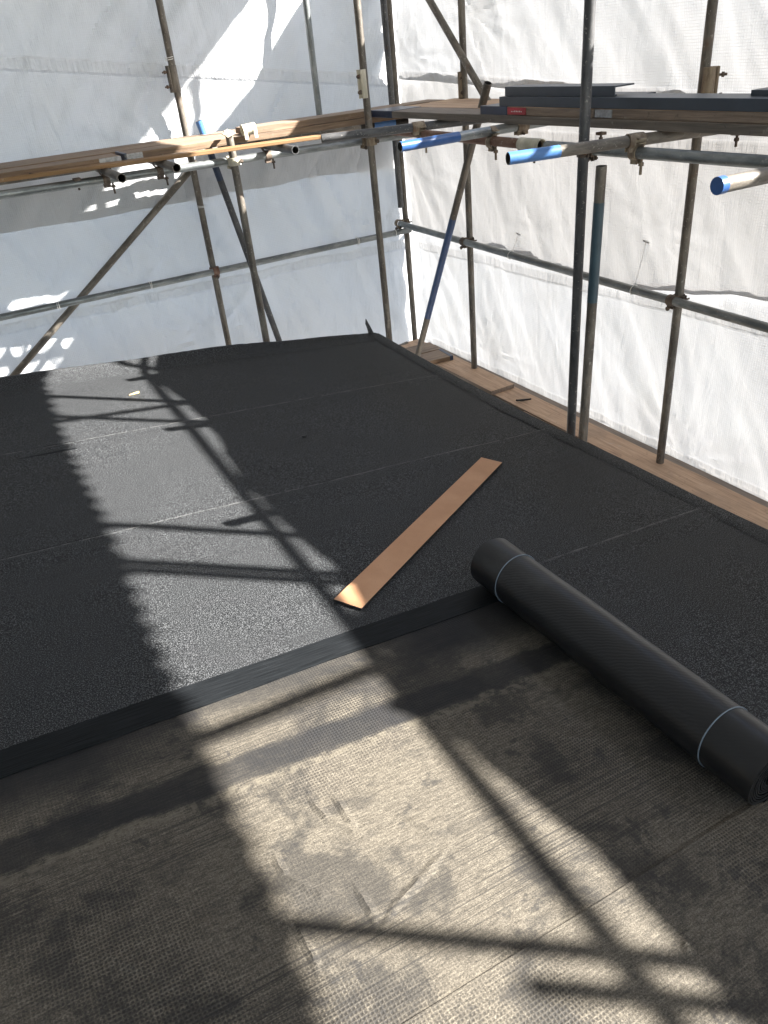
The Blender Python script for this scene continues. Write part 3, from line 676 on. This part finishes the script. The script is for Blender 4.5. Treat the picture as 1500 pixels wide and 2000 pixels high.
# ================================================================== SCAFFOLD TUBES
ZB = -2.43                                    # top of the eave boards
GST = 'upright scaffold standards'; GBR = 'slanting brace tubes'; GLE = 'long horizontal scaffold tubes'; GTR = 'short cross tubes under the platforms'
def upright(pbot, ptop, fn, c, z_bot, z_top, m, label, name='scaffold_standard', paint=None, group=GST):
    """a standard from two photograph points on one vertical plane, run on to z_bot / z_top"""
    a, b = fn(*pbot, c), fn(*ptop, c); d = b - a
    p0 = a + d * ((z_bot - a.z) / d.z); p1 = a + d * ((z_top - a.z) / d.z)
    return tube(name, p0, p1, m, label, group, paint), p0, p1
A_, Aa, Ab = upright((447, 675), (310, 0), onY, 6.07, -6.2, 1.5, M_TUBE, 'weathered upright against the back sheet, sleeve coupler near its top')
G_, Ga, Gb = upright((811, 665), (759, 0), onY, 6.05, -6.2, 1.4, M_TUBE, 'brown upright in the corner where the two sheets meet')
H_, Ha, Hb = upright((927, 728), (901, 0), onX, 3.44, -6.2, 1.15, M_TUBE, 'brown upright against the right sheet, nearest the corner upright')
E_, Ea, Eb = upright((1290, 900), (1393, 0), onX, 3.44, -6.2, 1.15, M_TUBE, 'brown upright against the right sheet, farthest right')
B_, Ba, Bb = upright((761, 668), (697, 0), onY, 5.06, -6.2, 1.3, M_TUBE, 'upright just off the back corner of the black roof')
C_, Ca, Cb = upright((1115, 855), (1153, 0), onX, 2.61, -6.2, 1.3, M_TUBE_D, 'tall dark grey upright close to the eave')
d0 = onX(1175, 324, 2.60); d1 = onX(1138, 862, 2.60); dd = (d1 - d0).normalized()
tube('scaffold_standard', d0 + dd * 2.3, d0, M_TUBE, 'short cut-off upright with teal paint beside the dark upright', GST, paint=[(2.3 - (onX(1158, 590, 2.6) - d0).length, 2.3 - (onX(1170, 395, 2.6) - d0).length, M_TEAL)])
F_, Fa, Fb = upright((521, 668), (447, 262), onY, 5.085, -6.2, onY(447, 262, 5.085).z, M_TUBE, 'upright ending just above the boards with a bent plate on top')
mb = MB(); M = Matrix.Rotation(0.3, 4, 'X'); mb.box((-0.042, -0.03, 0), (0.042, 0.03, 0.006), 0, M @ Matrix.Rotation(0.22, 4, 'Y')); mb.box((-0.05, -0.012, 0.0), (-0.034, 0.02, 0.022), 0, M)
o = mb.build('top_plate', M_CREAM, None, bevel=0.002); o.parent = F_; o.location = (0, 0, (Fb - Fa).length); o['label'] = 'bent pale plate on the tube end'
# short posts
p0 = onY(626, 242, 6.0); p1 = onY(597, 0, 6.0); p1 = p0 + (p1 - p0) * 1.8
tube('scaffold_standard', p0, p1, M_GALV, 'thin galvanised upright rising behind the back boards', GST)
p0 = onY(783, 405, 5.96); p1 = onY(749, 0, 5.96); p1 = p0 + (p1 - p0) * 1.5
tube('scaffold_standard', p0, p1, M_TUBE_D, 'dark upright lapped beside the corner upright, ending mid-height', GST)
# braces
p0 = onY(365, 340, 6.13); p1 = onY(25, 736, 6.13); tube('scaffold_brace', p0 + (p0 - p1).normalized() * 0.12, p1 + (p1 - p0) * 0.45, M_TUBE, 'brown brace slanting down to the left across the back sheet', GBR)
p0 = onY(388, 236, 5.80); p1 = onY(546, 668, 5.80); L = (p1 - p0).length
tube('scaffold_brace', p0, p1 + (p1 - p0) * 0.5, M_TUBE_D, 'dark brace with pale blue top crossing behind the boards', GBR, paint=[(0.0005, 0.17, M_BLUE_L), (0.17, 0.40, M_NAVY)])
p0 = onX(953, 162, 3.02); p1 = onX(816, 694, 3.02); d = (p1 - p0)
t1 = (onX(884, 425, 3.02) - p0).length; t2 = (onX(837, 622, 3.02) - p0).length
tube('scaffold_brace', p0, p0 + d * 1.12, M_TUBE, 'brace with a blue painted middle leaning by the corner', GBR, paint=[(t1, t2, M_BLUE_M)])
p0 = onX(838, 0, 3.36); p1 = onX(952, 197, 3.36); tube('scaffold_brace', p1 + (p1 - p0) * 0.08, p0 + (p0 - p1) * 0.9, M_TUBE, 'brace slanting up to the left above the right boards', GBR)
# long horizontals
def hline(q0, q1, m, label, e0=0.0, e1=0.0, name='ledger_tube', paint=None, group=GLE):
    d = (q1 - q0).normalized(); return tube(name, q0 - d * e0, q1 + d * e1, m, label, group, paint), q0, q1
LB_, LBa, LBb = hline(onY(0, 381, 5.16), onY(700, 277, 5.16), M_GALV, 'galvanised ledger under the front of the back platform', 3.0, 0.55)
LR_, LRa, LRb = hline(onX(1060, 285, 2.66), onX(1500, 317, 2.66), M_GALV, 'galvanised ledger under the right platform', -0.03, 4.0)
hline(onX(1060, 285, 2.66), onX(840, 263, 2.66), M_RUSTY, 'rust brown ledger joined to the galvanised one on the right', -0.035, 0.55)
GB_, GBa, GBb = hline(onY(0, 620, 6.015), onY(790, 451, 6.015), M_GALV, 'guard rail along the back sheet', 3.0, 0.06, 'guard_rail')
GR_, GRa, GRb = hline(onX(782, 437, 3.385), onX(1500, 640, 3.385), M_GALV, 'guard rail along the right sheet', 0.0, 4.5, 'guard_rail')
hline(Vector((3.395, 6.0, -0.505)), Vector((3.395, -2.5, -0.505)), M_TUBE, 'outer ledger beneath the right platform boards')
hline(Vector((-3.0, 6.0, -0.555)), Vector((3.5, 6.0, -0.555)), M_TUBE, 'outer ledger beneath the back platform boards')
# cross tubes
ZT = -0.457
def trans(pe, pi, m, label, Xend=3.47, paint=None, cap=None, z=ZT):
    a, b = onZ(*pe, z), onZ(*pi, z); d = (b - a); e = a + d * ((Xend - a.x) / d.x); L = (e - a).length
    return tube('transom_tube', a, e, m, label, GTR, paint, cap), a, e
T1, T1a, T1b = trans((628, 271), (815, 248), M_TUBE_D, 'weathered open-ended cross tube passing in front of the corner upright', 3.2)
T2, T2a, T2b = trans((781, 287), (1021, 245), M_GALV, 'cross tube with scuffed dark blue end', paint=[(0.0005, 0.36, M_BLUE)])
T3, T3a, T3b = trans((992, 310), (1236, 275), M_TUBE, 'cross tube with glossy light blue end, partly sunlit', paint=[(0.0005, 0.23, M_BLUE_L)])
T4, T4a, T4b = trans((1402, 363), (1500, 342), M_TUBE, 'cross tube with blue capped end at the right edge', cap=(0, M_BLUE))
ZTB = -0.507
TB = []
for (x, y, lab, m) in ((238, 348, 'leftmost open-ended cross tube under the back boards', M_TUBE), (345, 328, 'middle open-ended cross tube under the back boards', M_TUBE), (577, 293, 'open-ended cross tube under the back boards beside the plank end', M_TUBE_D)):
    a = onZ(x, y, ZTB); e = Vector((a.x + 0.03, 6.1, ZTB)); TB.append((tube('transom_tube', a, e, m, lab, GTR), a, e))
tube('transom_tube', onZ(731, 244, ZTB), onZ(772, 239, ZTB) , M_BLUE_L, 'pale blue tube showing between the boards at the corner', GTR)
tube('transom_tube', Vector((2.72, 5.90, -2.44)), Vector((3.34, 5.98, -2.405)), M_TUBE, 'low tube at the foot of the corner with blue end', GTR, paint=[(0.0, 0.52, M_BLUE_L)])
# couplers
Zv = Vector((0, 0, 1)); Xv = Vector((1, 0, 0)); Yv = Vector((0, 1, 0))
def at_z(a, b, z): return a + (b - a) * ((z - a.z) / (b.z - a.z))
def near(a, b, q):
    d = b - a; return a + d * ((q - a).dot(d) / d.dot(d))
def join(va, vb, ha, hb, label, m=M_COUP):
    """coupler between an upright va-vb and a horizontal ha-hb where they pass"""
    h = ha; z = ha.z
    for _ in range(3): v = at_z(va, vb, z); h = near(ha, hb, v); z = h.z
    return coupler(v, (vb - va), (hb - ha), h - v, label, m)
join(Aa, Ab, GBa, GBb, 'rusty coupler holding the back guard rail to its upright', M_RUSTY)
join(Ga, Gb, GRa, GRb, 'brown coupler at the corner end of the right guard rail', M_COUP)
join(Ha, Hb, GRa, GRb, 'grey coupler on the right guard rail near the corner', M_COUPD)
join(Ea, Eb, GRa, GRb, 'dark rusty coupler on the right guard rail, farthest right', M_COUPD)
join(Fa, Fb, LBa, LBb, 'pale sunlit coupler on the upright with a plate on top', M_CREAM)
join(Ba, Bb, LBa, LBb, 'embossed brown coupler on the upright at the roof corner', M_COUP)
join(Ca, Cb, LRa, LRb, 'coupler on the dark upright at the right ledger', M_COUPD)
sleeve(onY(340, 154, 6.07), Ab - Aa, (-1, -0.25, 0), 'sleeve coupler on the left upright with bolts to the left', M_TUBE)
sleeve(onY(708, 164, 5.06), Bb - Ba, (-0.9, -0.75, 0), 'worn pale sleeve coupler on the upright at the roof corner', M_CREAM)
sleeve(onX(903, 166, 3.44), Hb - Ha, (-0.6, -0.8, 0), 'rusty sleeve coupler on the upright near the corner', M_COUP)
sleeve(onX(1383, 168, 3.44), Eb - Ea, (0.75, -0.6, 0), 'brown sleeve coupler just above the grey trims', M_COUP)
sleeve(onX(1037, 283, 2.66), LRb - LRa, (-0.2, 0, -1), 'worn sleeve coupler joining the rusty and galvanised ledgers', M_CREAM)
up = Vector((0, 0, 1))
for (T, a, e), lab in zip(TB, ('clip under the leftmost back cross tube', 'clip under the middle back cross tube', 'clip under the back cross tube by the plank end')):
    q = near(LBa, LBb, Vector((a.x, 5.16, -0.55))); putlog(q, (LBb - LBa), (e - a), up, lab)
for (T, a, e), lab in (((T1, T1a, T1b), 'clip on the cross tube at the corner upright'), ((T2, T2a, T2b), 'clip with hanging bolt on the dark blue ended tube'), ((T3, T3a, T3b), 'clip with hanging bolt on the light blue ended tube'), ((T4, T4a, T4b), 'clip on the blue capped tube')):
    t = (2.66 - a.x) / (e.x - a.x); q = a.lerp(e, t); q = near(LRa, LRb, q); putlog(q, (LRb - LRa), (e - a), up, lab, M_COUP)
# hanging bolts with straps on the ledgers, as seen under the boards
for i, (x, y, fn, c, ax, lab) in enumerate(((150, 352, onY, 5.16, Xv, 'small rusty clip under the split board'), (1440, 262, onX, 3.395, Yv, 'rusty clip hanging below the right boards'), (1174, 262, onX, 3.395, Yv, 'rusty clip below the boards beside the dark upright'))):
    q = fn(x, y, c); root = empty('board_clip', q); tag(root, lab, 'coupler', 'small clips under the boards')
    b = MB(); b.box((-0.022, -0.022, -0.004), (0.022, 0.022, 0.012)); b.build('plate', M_COUPD, root, bevel=0.002)
    b = MB(); b.cyl((0, 0, 0.01), (0, 0, -0.055), 0.0065, 8); b.cyl((0, 0, -0.03), (0, 0, -0.016), 0.013, 6); b.build('bolt', M_COUPD, root)
# retaining straps over the cross tubes of the right platform
def strap(c, ax, label, m):
    root = empty('board_retaining_clip', c); tag(root, label, 'coupler', 'board retaining clips on the cross tubes')
    b = MB(); half_band(b, (0, 0, 0), ax, Vector((0, 0, -1)), 0.075, TR + 0.001, TR + 0.006, 0.5); b.build('strap', m, root, bevel=0.0015)
    b = MB(); b.cyl((0, -0.03, -TR - 0.014), (0, 0.035, -TR - 0.014), 0.006, 8); b.cyl((0, 0.02, -TR - 0.014), (0, 0.031, -TR - 0.014), 0.012, 6); b.build('bolt', M_COUPD, root)
for (T, a, e), x, lab in (((T1, T1a, T1b), 818, 'brown strap on the weathered cross tube'), ((T2, T2a, T2b), 1016, 'grey strap on the dark blue ended tube'), ((T3, T3a, T3b), 1238, 'brown strap on the light blue ended tube')):
    best = min((abs(a.lerp(e, k / 100).length and (750 + F * (lambda q: (q.x * XC + q.y * VC + q.z * UPC).x / (q.x * XC + q.y * VC + q.z * UPC).z)(a.lerp(e, k / 100))) - x), k) for k in range(101))[1]
    strap(a.lerp(e, best / 100), e - a, lab, M_COUP)
# cords
def cord(x, y, fn, c, ax, lab, loops=1, tail=None): tie(fn(x, y, c), ax, lab, loops=loops, tail=tail)
cord(112, 597, onY, 6.015, Xv, 'cord on the back guard rail, farthest left', 2)
cord(293, 557, onY, 6.015, Xv, 'cord on the back guard rail left of the rusty coupler', 2)
cord(697, 471, onY, 6.015, Xv, 'cord on the back guard rail right of the crossing tubes', 2)
cord(771, 455, onY, 6.015, Xv, 'cord on the back guard rail at the corner', 1)
cord(998, 498, onX, 3.385, Yv, 'cord with toggle on the right guard rail near the corner', 1, onX(1013, 458, 3.53))
cord(1238, 566, onX, 3.385, Yv, 'cord with toggle on the right guard rail behind the short upright', 1, onX(1262, 473, 3.53))
cord(331, 116, onY, 6.07, Zv, 'cord round the left upright above its sleeve coupler', 2)
cord(393, 405, onY, 6.07, Zv, 'loose cord round the left upright below the boards', 2)
# ================================================================== BOARDS
GBB = 'boards of the back platform'; GRB = 'boards of the right platform'; GEB = 'boards along the eave'
ZBB0 = ZTB + TR; ZBB = ZBB0 + 0.008                                # underside of the back boards
yb = 5.165
x1 = onY(234, 303, yb).x; x2 = onY(237, 300, yb).x + 0.012
xs = onY(480, 268, yb).x
board('scaffold_board', (x1 - 3.6, yb, ZBB), (x1, yb + 0.222, ZBB + 0.038), M_WOODX, 'front back-platform board with split edge and grey end band', GBB, ends=[(0.13, M_ZINCBAND, 'grey metal end band')])
board('scaffold_board', (x2, yb + 0.004, ZBB + 0.004), (x2 + 2.0, yb + 0.226, ZBB + 0.042), M_WOODX, 'sunlit back-platform board with blue end and metal band', GBB, rz=0.004, ends=[(-0.02, M_NAVY, 'dark blue painted end'), (-0.115, M_ZINCBAND, 'grey metal end band')])
board('scaffold_board', (xs + 0.02, yb + 0.01, ZBB + 0.044), (3.35, yb + 0.235, ZBB + 0.082), M_WOODX, 'board lying on top of the others towards the corner', GBB, rz=0.0)
for i, lab in enumerate(('second board back in the back platform', 'last board of the back platform, by the sheet')):
    y0 = yb + 0.30 + 0.231 * i
    board('scaffold_board', (-3.0 + 0.3 * i, y0, ZBB), (2.62 + 0.1 * i, y0 + 0.224 - 0.075 * i, ZBB + 0.038), M_WOODX, lab, GBB)
fb = [q for q in bpy.data.objects if q.get('label', '').startswith('front back-platform')][0]
sp_ = [(52, 344), (58, 338), (75, 339), (92, 335), (108, 333), (113, 337), (96, 340), (80, 343), (66, 345), (54, 351)]
b = MB(); P3 = [onY(x, y, yb - 0.0035) for x, y in sp_]; nS = len(P3); b.add([tuple(p) for p in P3] + [(p.x, p.y + 0.01, p.z) for p in P3], [tuple(reversed(range(nS)))] + [(i, (i + 1) % nS, nS + (i + 1) % nS, nS + i) for i in range(nS)])
o = b.build('split', M_HOLE, smooth=False); o.parent = fb; o.matrix_parent_inverse = Matrix.Translation(-Vector(fb.location)); o['label'] = 'dark split in the board edge'
# thin fresh plank along the front
q0 = onZ(-40, 362, ZBB0); q1 = onZ(672, 266, ZBB0); d = q1 - q0; ang = math.atan2(d.y, d.x); c = (q0 + q1) / 2 + Vector((-math.sin(ang), math.cos(ang), 0)) * 0.055
L2 = d.length / 2 + 0.1
board('plank', (c.x - L2, c.y - 0.055, ZBB0), (c.x + L2, c.y + 0.055, ZBB0 + 0.020), M_WOODXO, 'thin fresh orange plank along the front of the back platform', GBB, rz=ang)
b = MB(); q = onY(425, 270, 5.12)
# broken pale clamp lying on the board beside the plate-topped upright
q = onY(487, 264, 5.13); b = MB(); b.pipe((-0.045, 0, 0), (0.045, 0, 0), 0.032, 0.026, 18); b.box((-0.045, -0.034, -0.055), (-0.02, -0.027, 0.0)); b.box((0.02, -0.034, -0.055), (0.045, -0.027, 0.0))
o = b.build('loose_clamp', M_CREAM, bevel=0.0015); o.location = Vector((q.x, 5.13, ZBB + 0.08)); o.rotation_euler = (0, -0.05, 0.0); tag(o, 'pale sunlit clamp resting against the stacked board', 'clamp')
# right platform: runs along Y on the cross tubes
ZRB = ZT + TR
xi = 2.75
ye = onX(726, 221, xi).y
M_ENDB = M_NAVY
board('scaffold_board', (xi, -1.5, ZRB), (xi + 0.225, ye, ZRB + 0.038), M_WOODYD, 'inner board of the right platform with dark blue end', GRB, ends=[(0.28, M_NAVY, 'dark blue painted end')], nx=16)
for i, lab in enumerate(('middle board of the right platform', 'outer board of the right platform')):
    board('scaffold_board', (xi + 0.232 * (i + 1), -1.5, ZRB), (xi + 0.225 + 0.232 * (i + 1), ye - 0.03 + 0.05 * i, ZRB + 0.038), M_WOODY, lab, GRB, nx=16)
y2 = onX(939, 211, xi + 0.01).y; y3 = onX(1160, 214, xi + 0.015).y
board('scaffold_board', (xi + 0.012, y3 - 0.0, ZRB + 0.0395), (xi + 0.236, y2, ZRB + 0.0775), M_WOODY, 'upper board on the right platform with dark blue end', GRB, ends=[(0.24, M_NAVY, 'dark blue painted end')], nx=8)
board('scaffold_board', (xi + 0.016, -1.5, ZRB + 0.0395), (xi + 0.24, y3 - 0.012, ZRB + 0.0775), M_WOODY, 'upper board on the right platform with grey end band', GRB, ends=[(0.11, M_ZINCBAND, 'grey metal end band')], nx=12)
ya = onX(992, 212, xi + 0.01).y; yb_ = onX(1027, 212, xi + 0.01).y
b = MB(); b.box((xi + 0.007, yb_, ZRB + 0.043), (xi + 0.0105, ya, ZRB + 0.076)); o = b.build('tape_label', M_RED, smooth=False); o.matrix_world = Matrix()
up_board = [q for q in bpy.data.objects if q.get('label', '').startswith('upper board on the right platform with dark')][0]
o.parent = up_board; o.matrix_parent_inverse = Matrix.Translation(-Vector(up_board.location)); o['label'] = 'red tape printed with pale letters'
# pale print on the red tape: unreadable at this size, a row of small letter strokes
b = MB(); rr = random.Random(3)
for k in range(7):
    y = yb_ + (ya - yb_) * (0.2 + 0.09 * k); h = 0.004 + 0.004 * rr.random()
    b.box((xi + 0.0063, y, ZRB + 0.055), (xi + 0.0072, y + (ya - yb_) * 0.05, ZRB + 0.055 + h))
o2 = b.build('tape_print', M_TIE, smooth=False); o2.parent = o
# anthracite trims (angle sections) lying on the boards
def angle_trim(x, y0, y1, z, w, h, label, th=0.007, flip=False):
    b = MB(); b.box((0, 0, 0), (th, y1 - y0, h)); b.box((th, 0, h - th), (w, y1 - y0, h)); b.box((th, 0, 0), (th + 0.012, y1 - y0, th))
    o = b.build('roof_trim', M_TRIM, smooth=False, bevel=0.0012); o.location = (x, y0, z); return tag(o, label, 'trim', 'dark grey roof trims stacked on the boards')
zt = ZRB + 0.0785
angle_trim(xi + 0.02, -1.2, onX(975, 198, xi + 0.02).y, zt, 0.16, 0.045, 'long dark grey trim on the boards, lower of the stack')
angle_trim(xi + 0.05, onX(1200, 176, xi + 0.05).y, onX(986, 182, xi + 0.05).y, zt + 0.046, 0.12, 0.042, 'short dark grey trim on top of the stack')
angle_trim(xi + 0.19, onX(1250, 184, xi + 0.19).y, onX(1180, 184, xi + 0.19).y + 0.3, zt + 0.0, 0.10, 0.040, 'dark grey trim offcut behind the stack')
angle_trim(xi + 0.09, -1.0, onX(1466, 184, xi + 0.09).y, zt + 0.046, 0.10, 0.02, 'thin dark grey trim at the right edge')
# eave boards
xe = 3.285
board('scaffold_board', (xe, -2.0, ZB - 0.038), (xe + 0.215, 4.72, ZB), M_WOODY, 'long eave board below the right uprights', GEB, nx=20)
board('scaffold_board', (xe - 0.035, 4.55, ZB + 0.002), (xe + 0.19, 6.0, ZB + 0.036), M_WOODY, 'eave board end near the corner, lapped over the long one', GEB, nx=8)
board('scaffold_board', (xe - 0.32, -2.0, ZB - 0.076), (xe - 0.004, 4.9, ZB - 0.040), M_WOODYD, 'inner eave board close under the roof edge', GEB, nx=16)
board('scaffold_board', (xe + 0.222, -2.0, ZB - 0.06), (xe + 0.30, 5.9, ZB - 0.022), M_WOODYD, 'narrow outer eave board against the sheet hem', GEB, nx=16)
qe = onZ(890, 703, ZB + 0.04); 
board('scaffold_board', (qe.x - 0.75, qe.y + 0.06, ZB + 0.038), (qe.x + 0.0, qe.y + 0.27, ZB + 0.074), M_WOODX, 'board lying across the eave boards with dark blue end', GEB, rz=-0.08, ends=[(0.03, M_NAVY, 'dark blue painted end')], nx=5)
board('scaffold_board', (qe.x - 0.85, qe.y + 0.285, ZB + 0.038), (qe.x + 0.02, qe.y + 0.50, ZB + 0.074), M_WOODX, 'crossing board nearest the corner upright', GEB, rz=-0.08, nx=5)
qs = onZ(1388, 987, ZB - 0.02)
board('timber_batten', (qs.x - 0.055, qs.y, ZB - 0.04), (qs.x - 0.005, qs.y + 1.7, ZB - 0.012), M_WOODY, 'reddish batten end between eave board and roof edge', GEB, nx=6)
# ================================================================== THINGS ON THE ROOF
def on_roof(o): o.matrix_world = ROOF_M @ o.matrix_world; return o
# felt roll: a real spiral
root = empty('felt_roll', (0, 0, 0)); root.matrix_world = ROOF_M @ Matrix.Translation((ROLL_A, (RB0 + RB1) / 2, ROLL_R + 0.0078))
tag(root, 'black roofing felt roll tied with two strings, half unrolled', 'felt roll')
mb = MB(); turns = 10; per = 40; n = turns * per; th = 0.0043; hb = (RB1 - RB0) / 2; NB = 14
vs = []; fs = []
def spr(i):
    t = i / n; ang = -math.pi / 2 + 2 * math.pi * turns * t; r = ROLL_R - 0.0062 * turns * t
    r *= 1 + 0.012 * math.sin(2 * ang + 0.6) * (0.4 + t); return ang, r
cols = NB + 1
for i in range(n + 1):
    ang, r = spr(i)
    for k in range(cols):
        y = -hb + 2 * hb * k / NB + (0.004 * sheet_noise(i * 0.09, k * 0.0) if k in (0, NB) else 0)
        rr = r + (0.0015 * sheet_noise(y * 4, math.cos(ang) * 1.5, math.sin(ang) * 1.5 + 3) if i < 2 * per else 0)
        vs.append((rr * math.cos(ang), y, rr * math.sin(ang)))
T0 = len(vs)
for i in range(n + 1):
    ang, r = spr(i)
    for k in range(cols): x, y, z = vs[i * cols + k]; q = (r - th) / r; vs.append((x * q, y, z * q))
for i in range(n):
    for k in range(NB):
        q = (i * cols + k, i * cols + k + 1, (i + 1) * cols + k + 1, (i + 1) * cols + k)
        if i < per + 6: fs.append(q)
        if i > n - per - 6: fs.append(tuple(T0 + j for j in reversed(q)))
    for k, fl in ((0, False), (NB, True)):
        q = (i * cols + k, (i + 1) * cols + k, T0 + (i + 1) * cols + k, T0 + i * cols + k); fs.append(tuple(reversed(q)) if fl else q)
mb.add(vs, fs); o = mb.build('rolled_felt', M_ROLL, root)
for s_, lab in ((hb - 0.14, 'grey string near the far end'), (-hb + 0.145, 'grey string near the near end')):
    b = MB(); ring = []
    for k in range(61):
        ang, r = spr(k * per / 60.0); r = ROLL_R + (r - ROLL_R) * (1 if k < 58 else 0); ring.append(Vector(((r + 0.0012) * math.cos(ang), s_ + 0.006 * math.sin(ang + s_), (r + 0.0012) * math.sin(ang))))
    for k in range(60): b.cyl(ring[k], ring[k + 1], 0.0018, 6, 0, False)
    b.v = b.v; o = b.build('tie_string', M_STRING, root); o['label'] = lab
# hardboard strip
cs = [rab(652, 1170, 0.02), rab(706, 1188, 0.02), rab(981, 903, 0.02), rab(940, 893, 0.02)]
mb = MB(); z0, z1 = 0.0095, 0.0195
vs = [(c.x, c.y, z0) for c in cs] + [(c.x, c.y, z1) for c in cs]
cen = sum((Vector(v) for v in vs), Vector()) / 8
mb.add([tuple(Vector(v) - cen) for v in vs], [(4, 5, 6, 7)], 0); o0 = len(mb.v)
mb.add([tuple(Vector(v) - cen) for v in vs], [(3, 2, 1, 0), (0, 1, 5, 4), (1, 2, 6, 5), (2, 3, 7, 6), (3, 0, 4, 7)], 1)  # side faces black: the dark shadow line round the strip is painted in
o = mb.build('hardboard_strip', [M_MDF, M_SCRAP], smooth=False); o.matrix_world = ROOF_M @ Matrix.Translation(cen); tag(o, 'long brown hardboard strip lying on the black felt', 'board')
# scraps
def scrap(name, x, y, m, label, pts, th=0.004, lift=0.0085, cat='scrap', curl=0.0, plane=None):
    mb = MB(); nn = len(pts); vs = [(p[0], p[1], curl * (p[0] * p[0] + p[1] * p[1]) * 40) for p in pts]; vs += [(p[0], p[1], p[2] + th) for p in vs]
    fs = [tuple(reversed(range(nn))), tuple(range(nn, 2 * nn))] + [(i, (i + 1) % nn, nn + (i + 1) % nn, nn + i) for i in range(nn)]
    mb.add(vs, fs); o = mb.build(name, m, smooth=False)
    if plane is None:
        q = rab(x, y); o.matrix_world = ROOF_M @ Matrix.Translation((q.x, q.y, lift))
    else: o.location = onZ(x, y, plane)
    return tag(o, label, cat)
scrap('wood_offcut', 262, 772, M_CHIP, 'small pale yellow wood chip in the sunlit felt', [(-0.03, -0.012), (0.028, -0.004), (0.034, 0.012), (0.03, 0.02)], 0.006)
scrap('felt_scrap', 594, 857, M_SCRAP, 'tiny black scrap on the felt in shade', [(-0.016, -0.01), (0.0, -0.014), (0.016, 0.0), (0.004, 0.012), (-0.01, 0.01)], 0.006, curl=0.5)
b = MB()
for k in range(9):
    t = k / 8; a = Vector((-0.055 + 0.11 * t, 0.03 * math.sin(t * 3.1) - 0.02, 0.012 + 0.03 * (t - 0.5) ** 2 * 2)); 
    if k: b.cyl(pa, a, 0.009 - 0.003 * abs(t - 0.5), 6)
    pa = a
o = b.build('felt_scrap', M_SCRAP); o.location = onZ(1022, 785, ZB) ; o.rotation_euler = (0, 0, -0.5); tag(o, 'curled black scrap lying on the eave board', 'scrap')
# ================================================================== scaffold parts above the picture that cast the cross shadows
GUP = 'upright scaffold standards'
def src(x, y, Xp=3.45): yy, zz = tracesrc(roof(x, y), Xp); return Vector((Xp, yy, zz))
s0 = src(300, 760, 3.48); 
pts = [src(x, y, 3.48) for x, y in ((275, 722), (345, 826), (560, 1062), (1000, 1600), (1150, 1800))]
pts.sort(key=lambda p: p.y)
tube('ledger_tube', pts[0] - (pts[-1] - pts[0]).normalized() * 2.5, pts[-1] + (pts[-1] - pts[0]).normalized() * 2.6, M_GALV, 'top ledger above the right sheet, out of the picture', GLE)
for (x, y, lab) in ((400, 828, 'upright of the right side behind the blue capped tube'), (540, 1046, 'upright of the right side level with the hardboard strip'), (620, 1122, 'first of two paired uprights of the right side'), (620, 1138, 'second of two paired uprights of the right side'), (1150, 1862, 'upright of the right side beside the camera')):
    s = src(x, y, 3.45); tube('scaffold_standard', Vector((3.45, s.y, -6.2)), Vector((3.45, s.y, 1.2)), M_TUBE, lab, GUP)
s = src(1150, 1940, 3.45); tube('scaffold_standard', Vector((3.45, s.y, 0.47)), Vector((3.45, s.y, 0.76)), M_TUBE, 'short post on the top ledger beside the camera', GUP)
a, c = src(760, 1292, 3.42), src(400, 1440, 3.42); d = (c - a); tube('scaffold_brace', a - d * 0.25, c + d * 0.2, M_TUBE, 'high brace beside the camera, out of the picture', GBR)
a, c = src(310, 797, 3.42), src(110, 826, 3.42); d = (c - a); tube('scaffold_brace', a - d * 1.2, c + d * 0.2, M_TUBE, 'brace between the high right uprights, out of the picture', GBR)
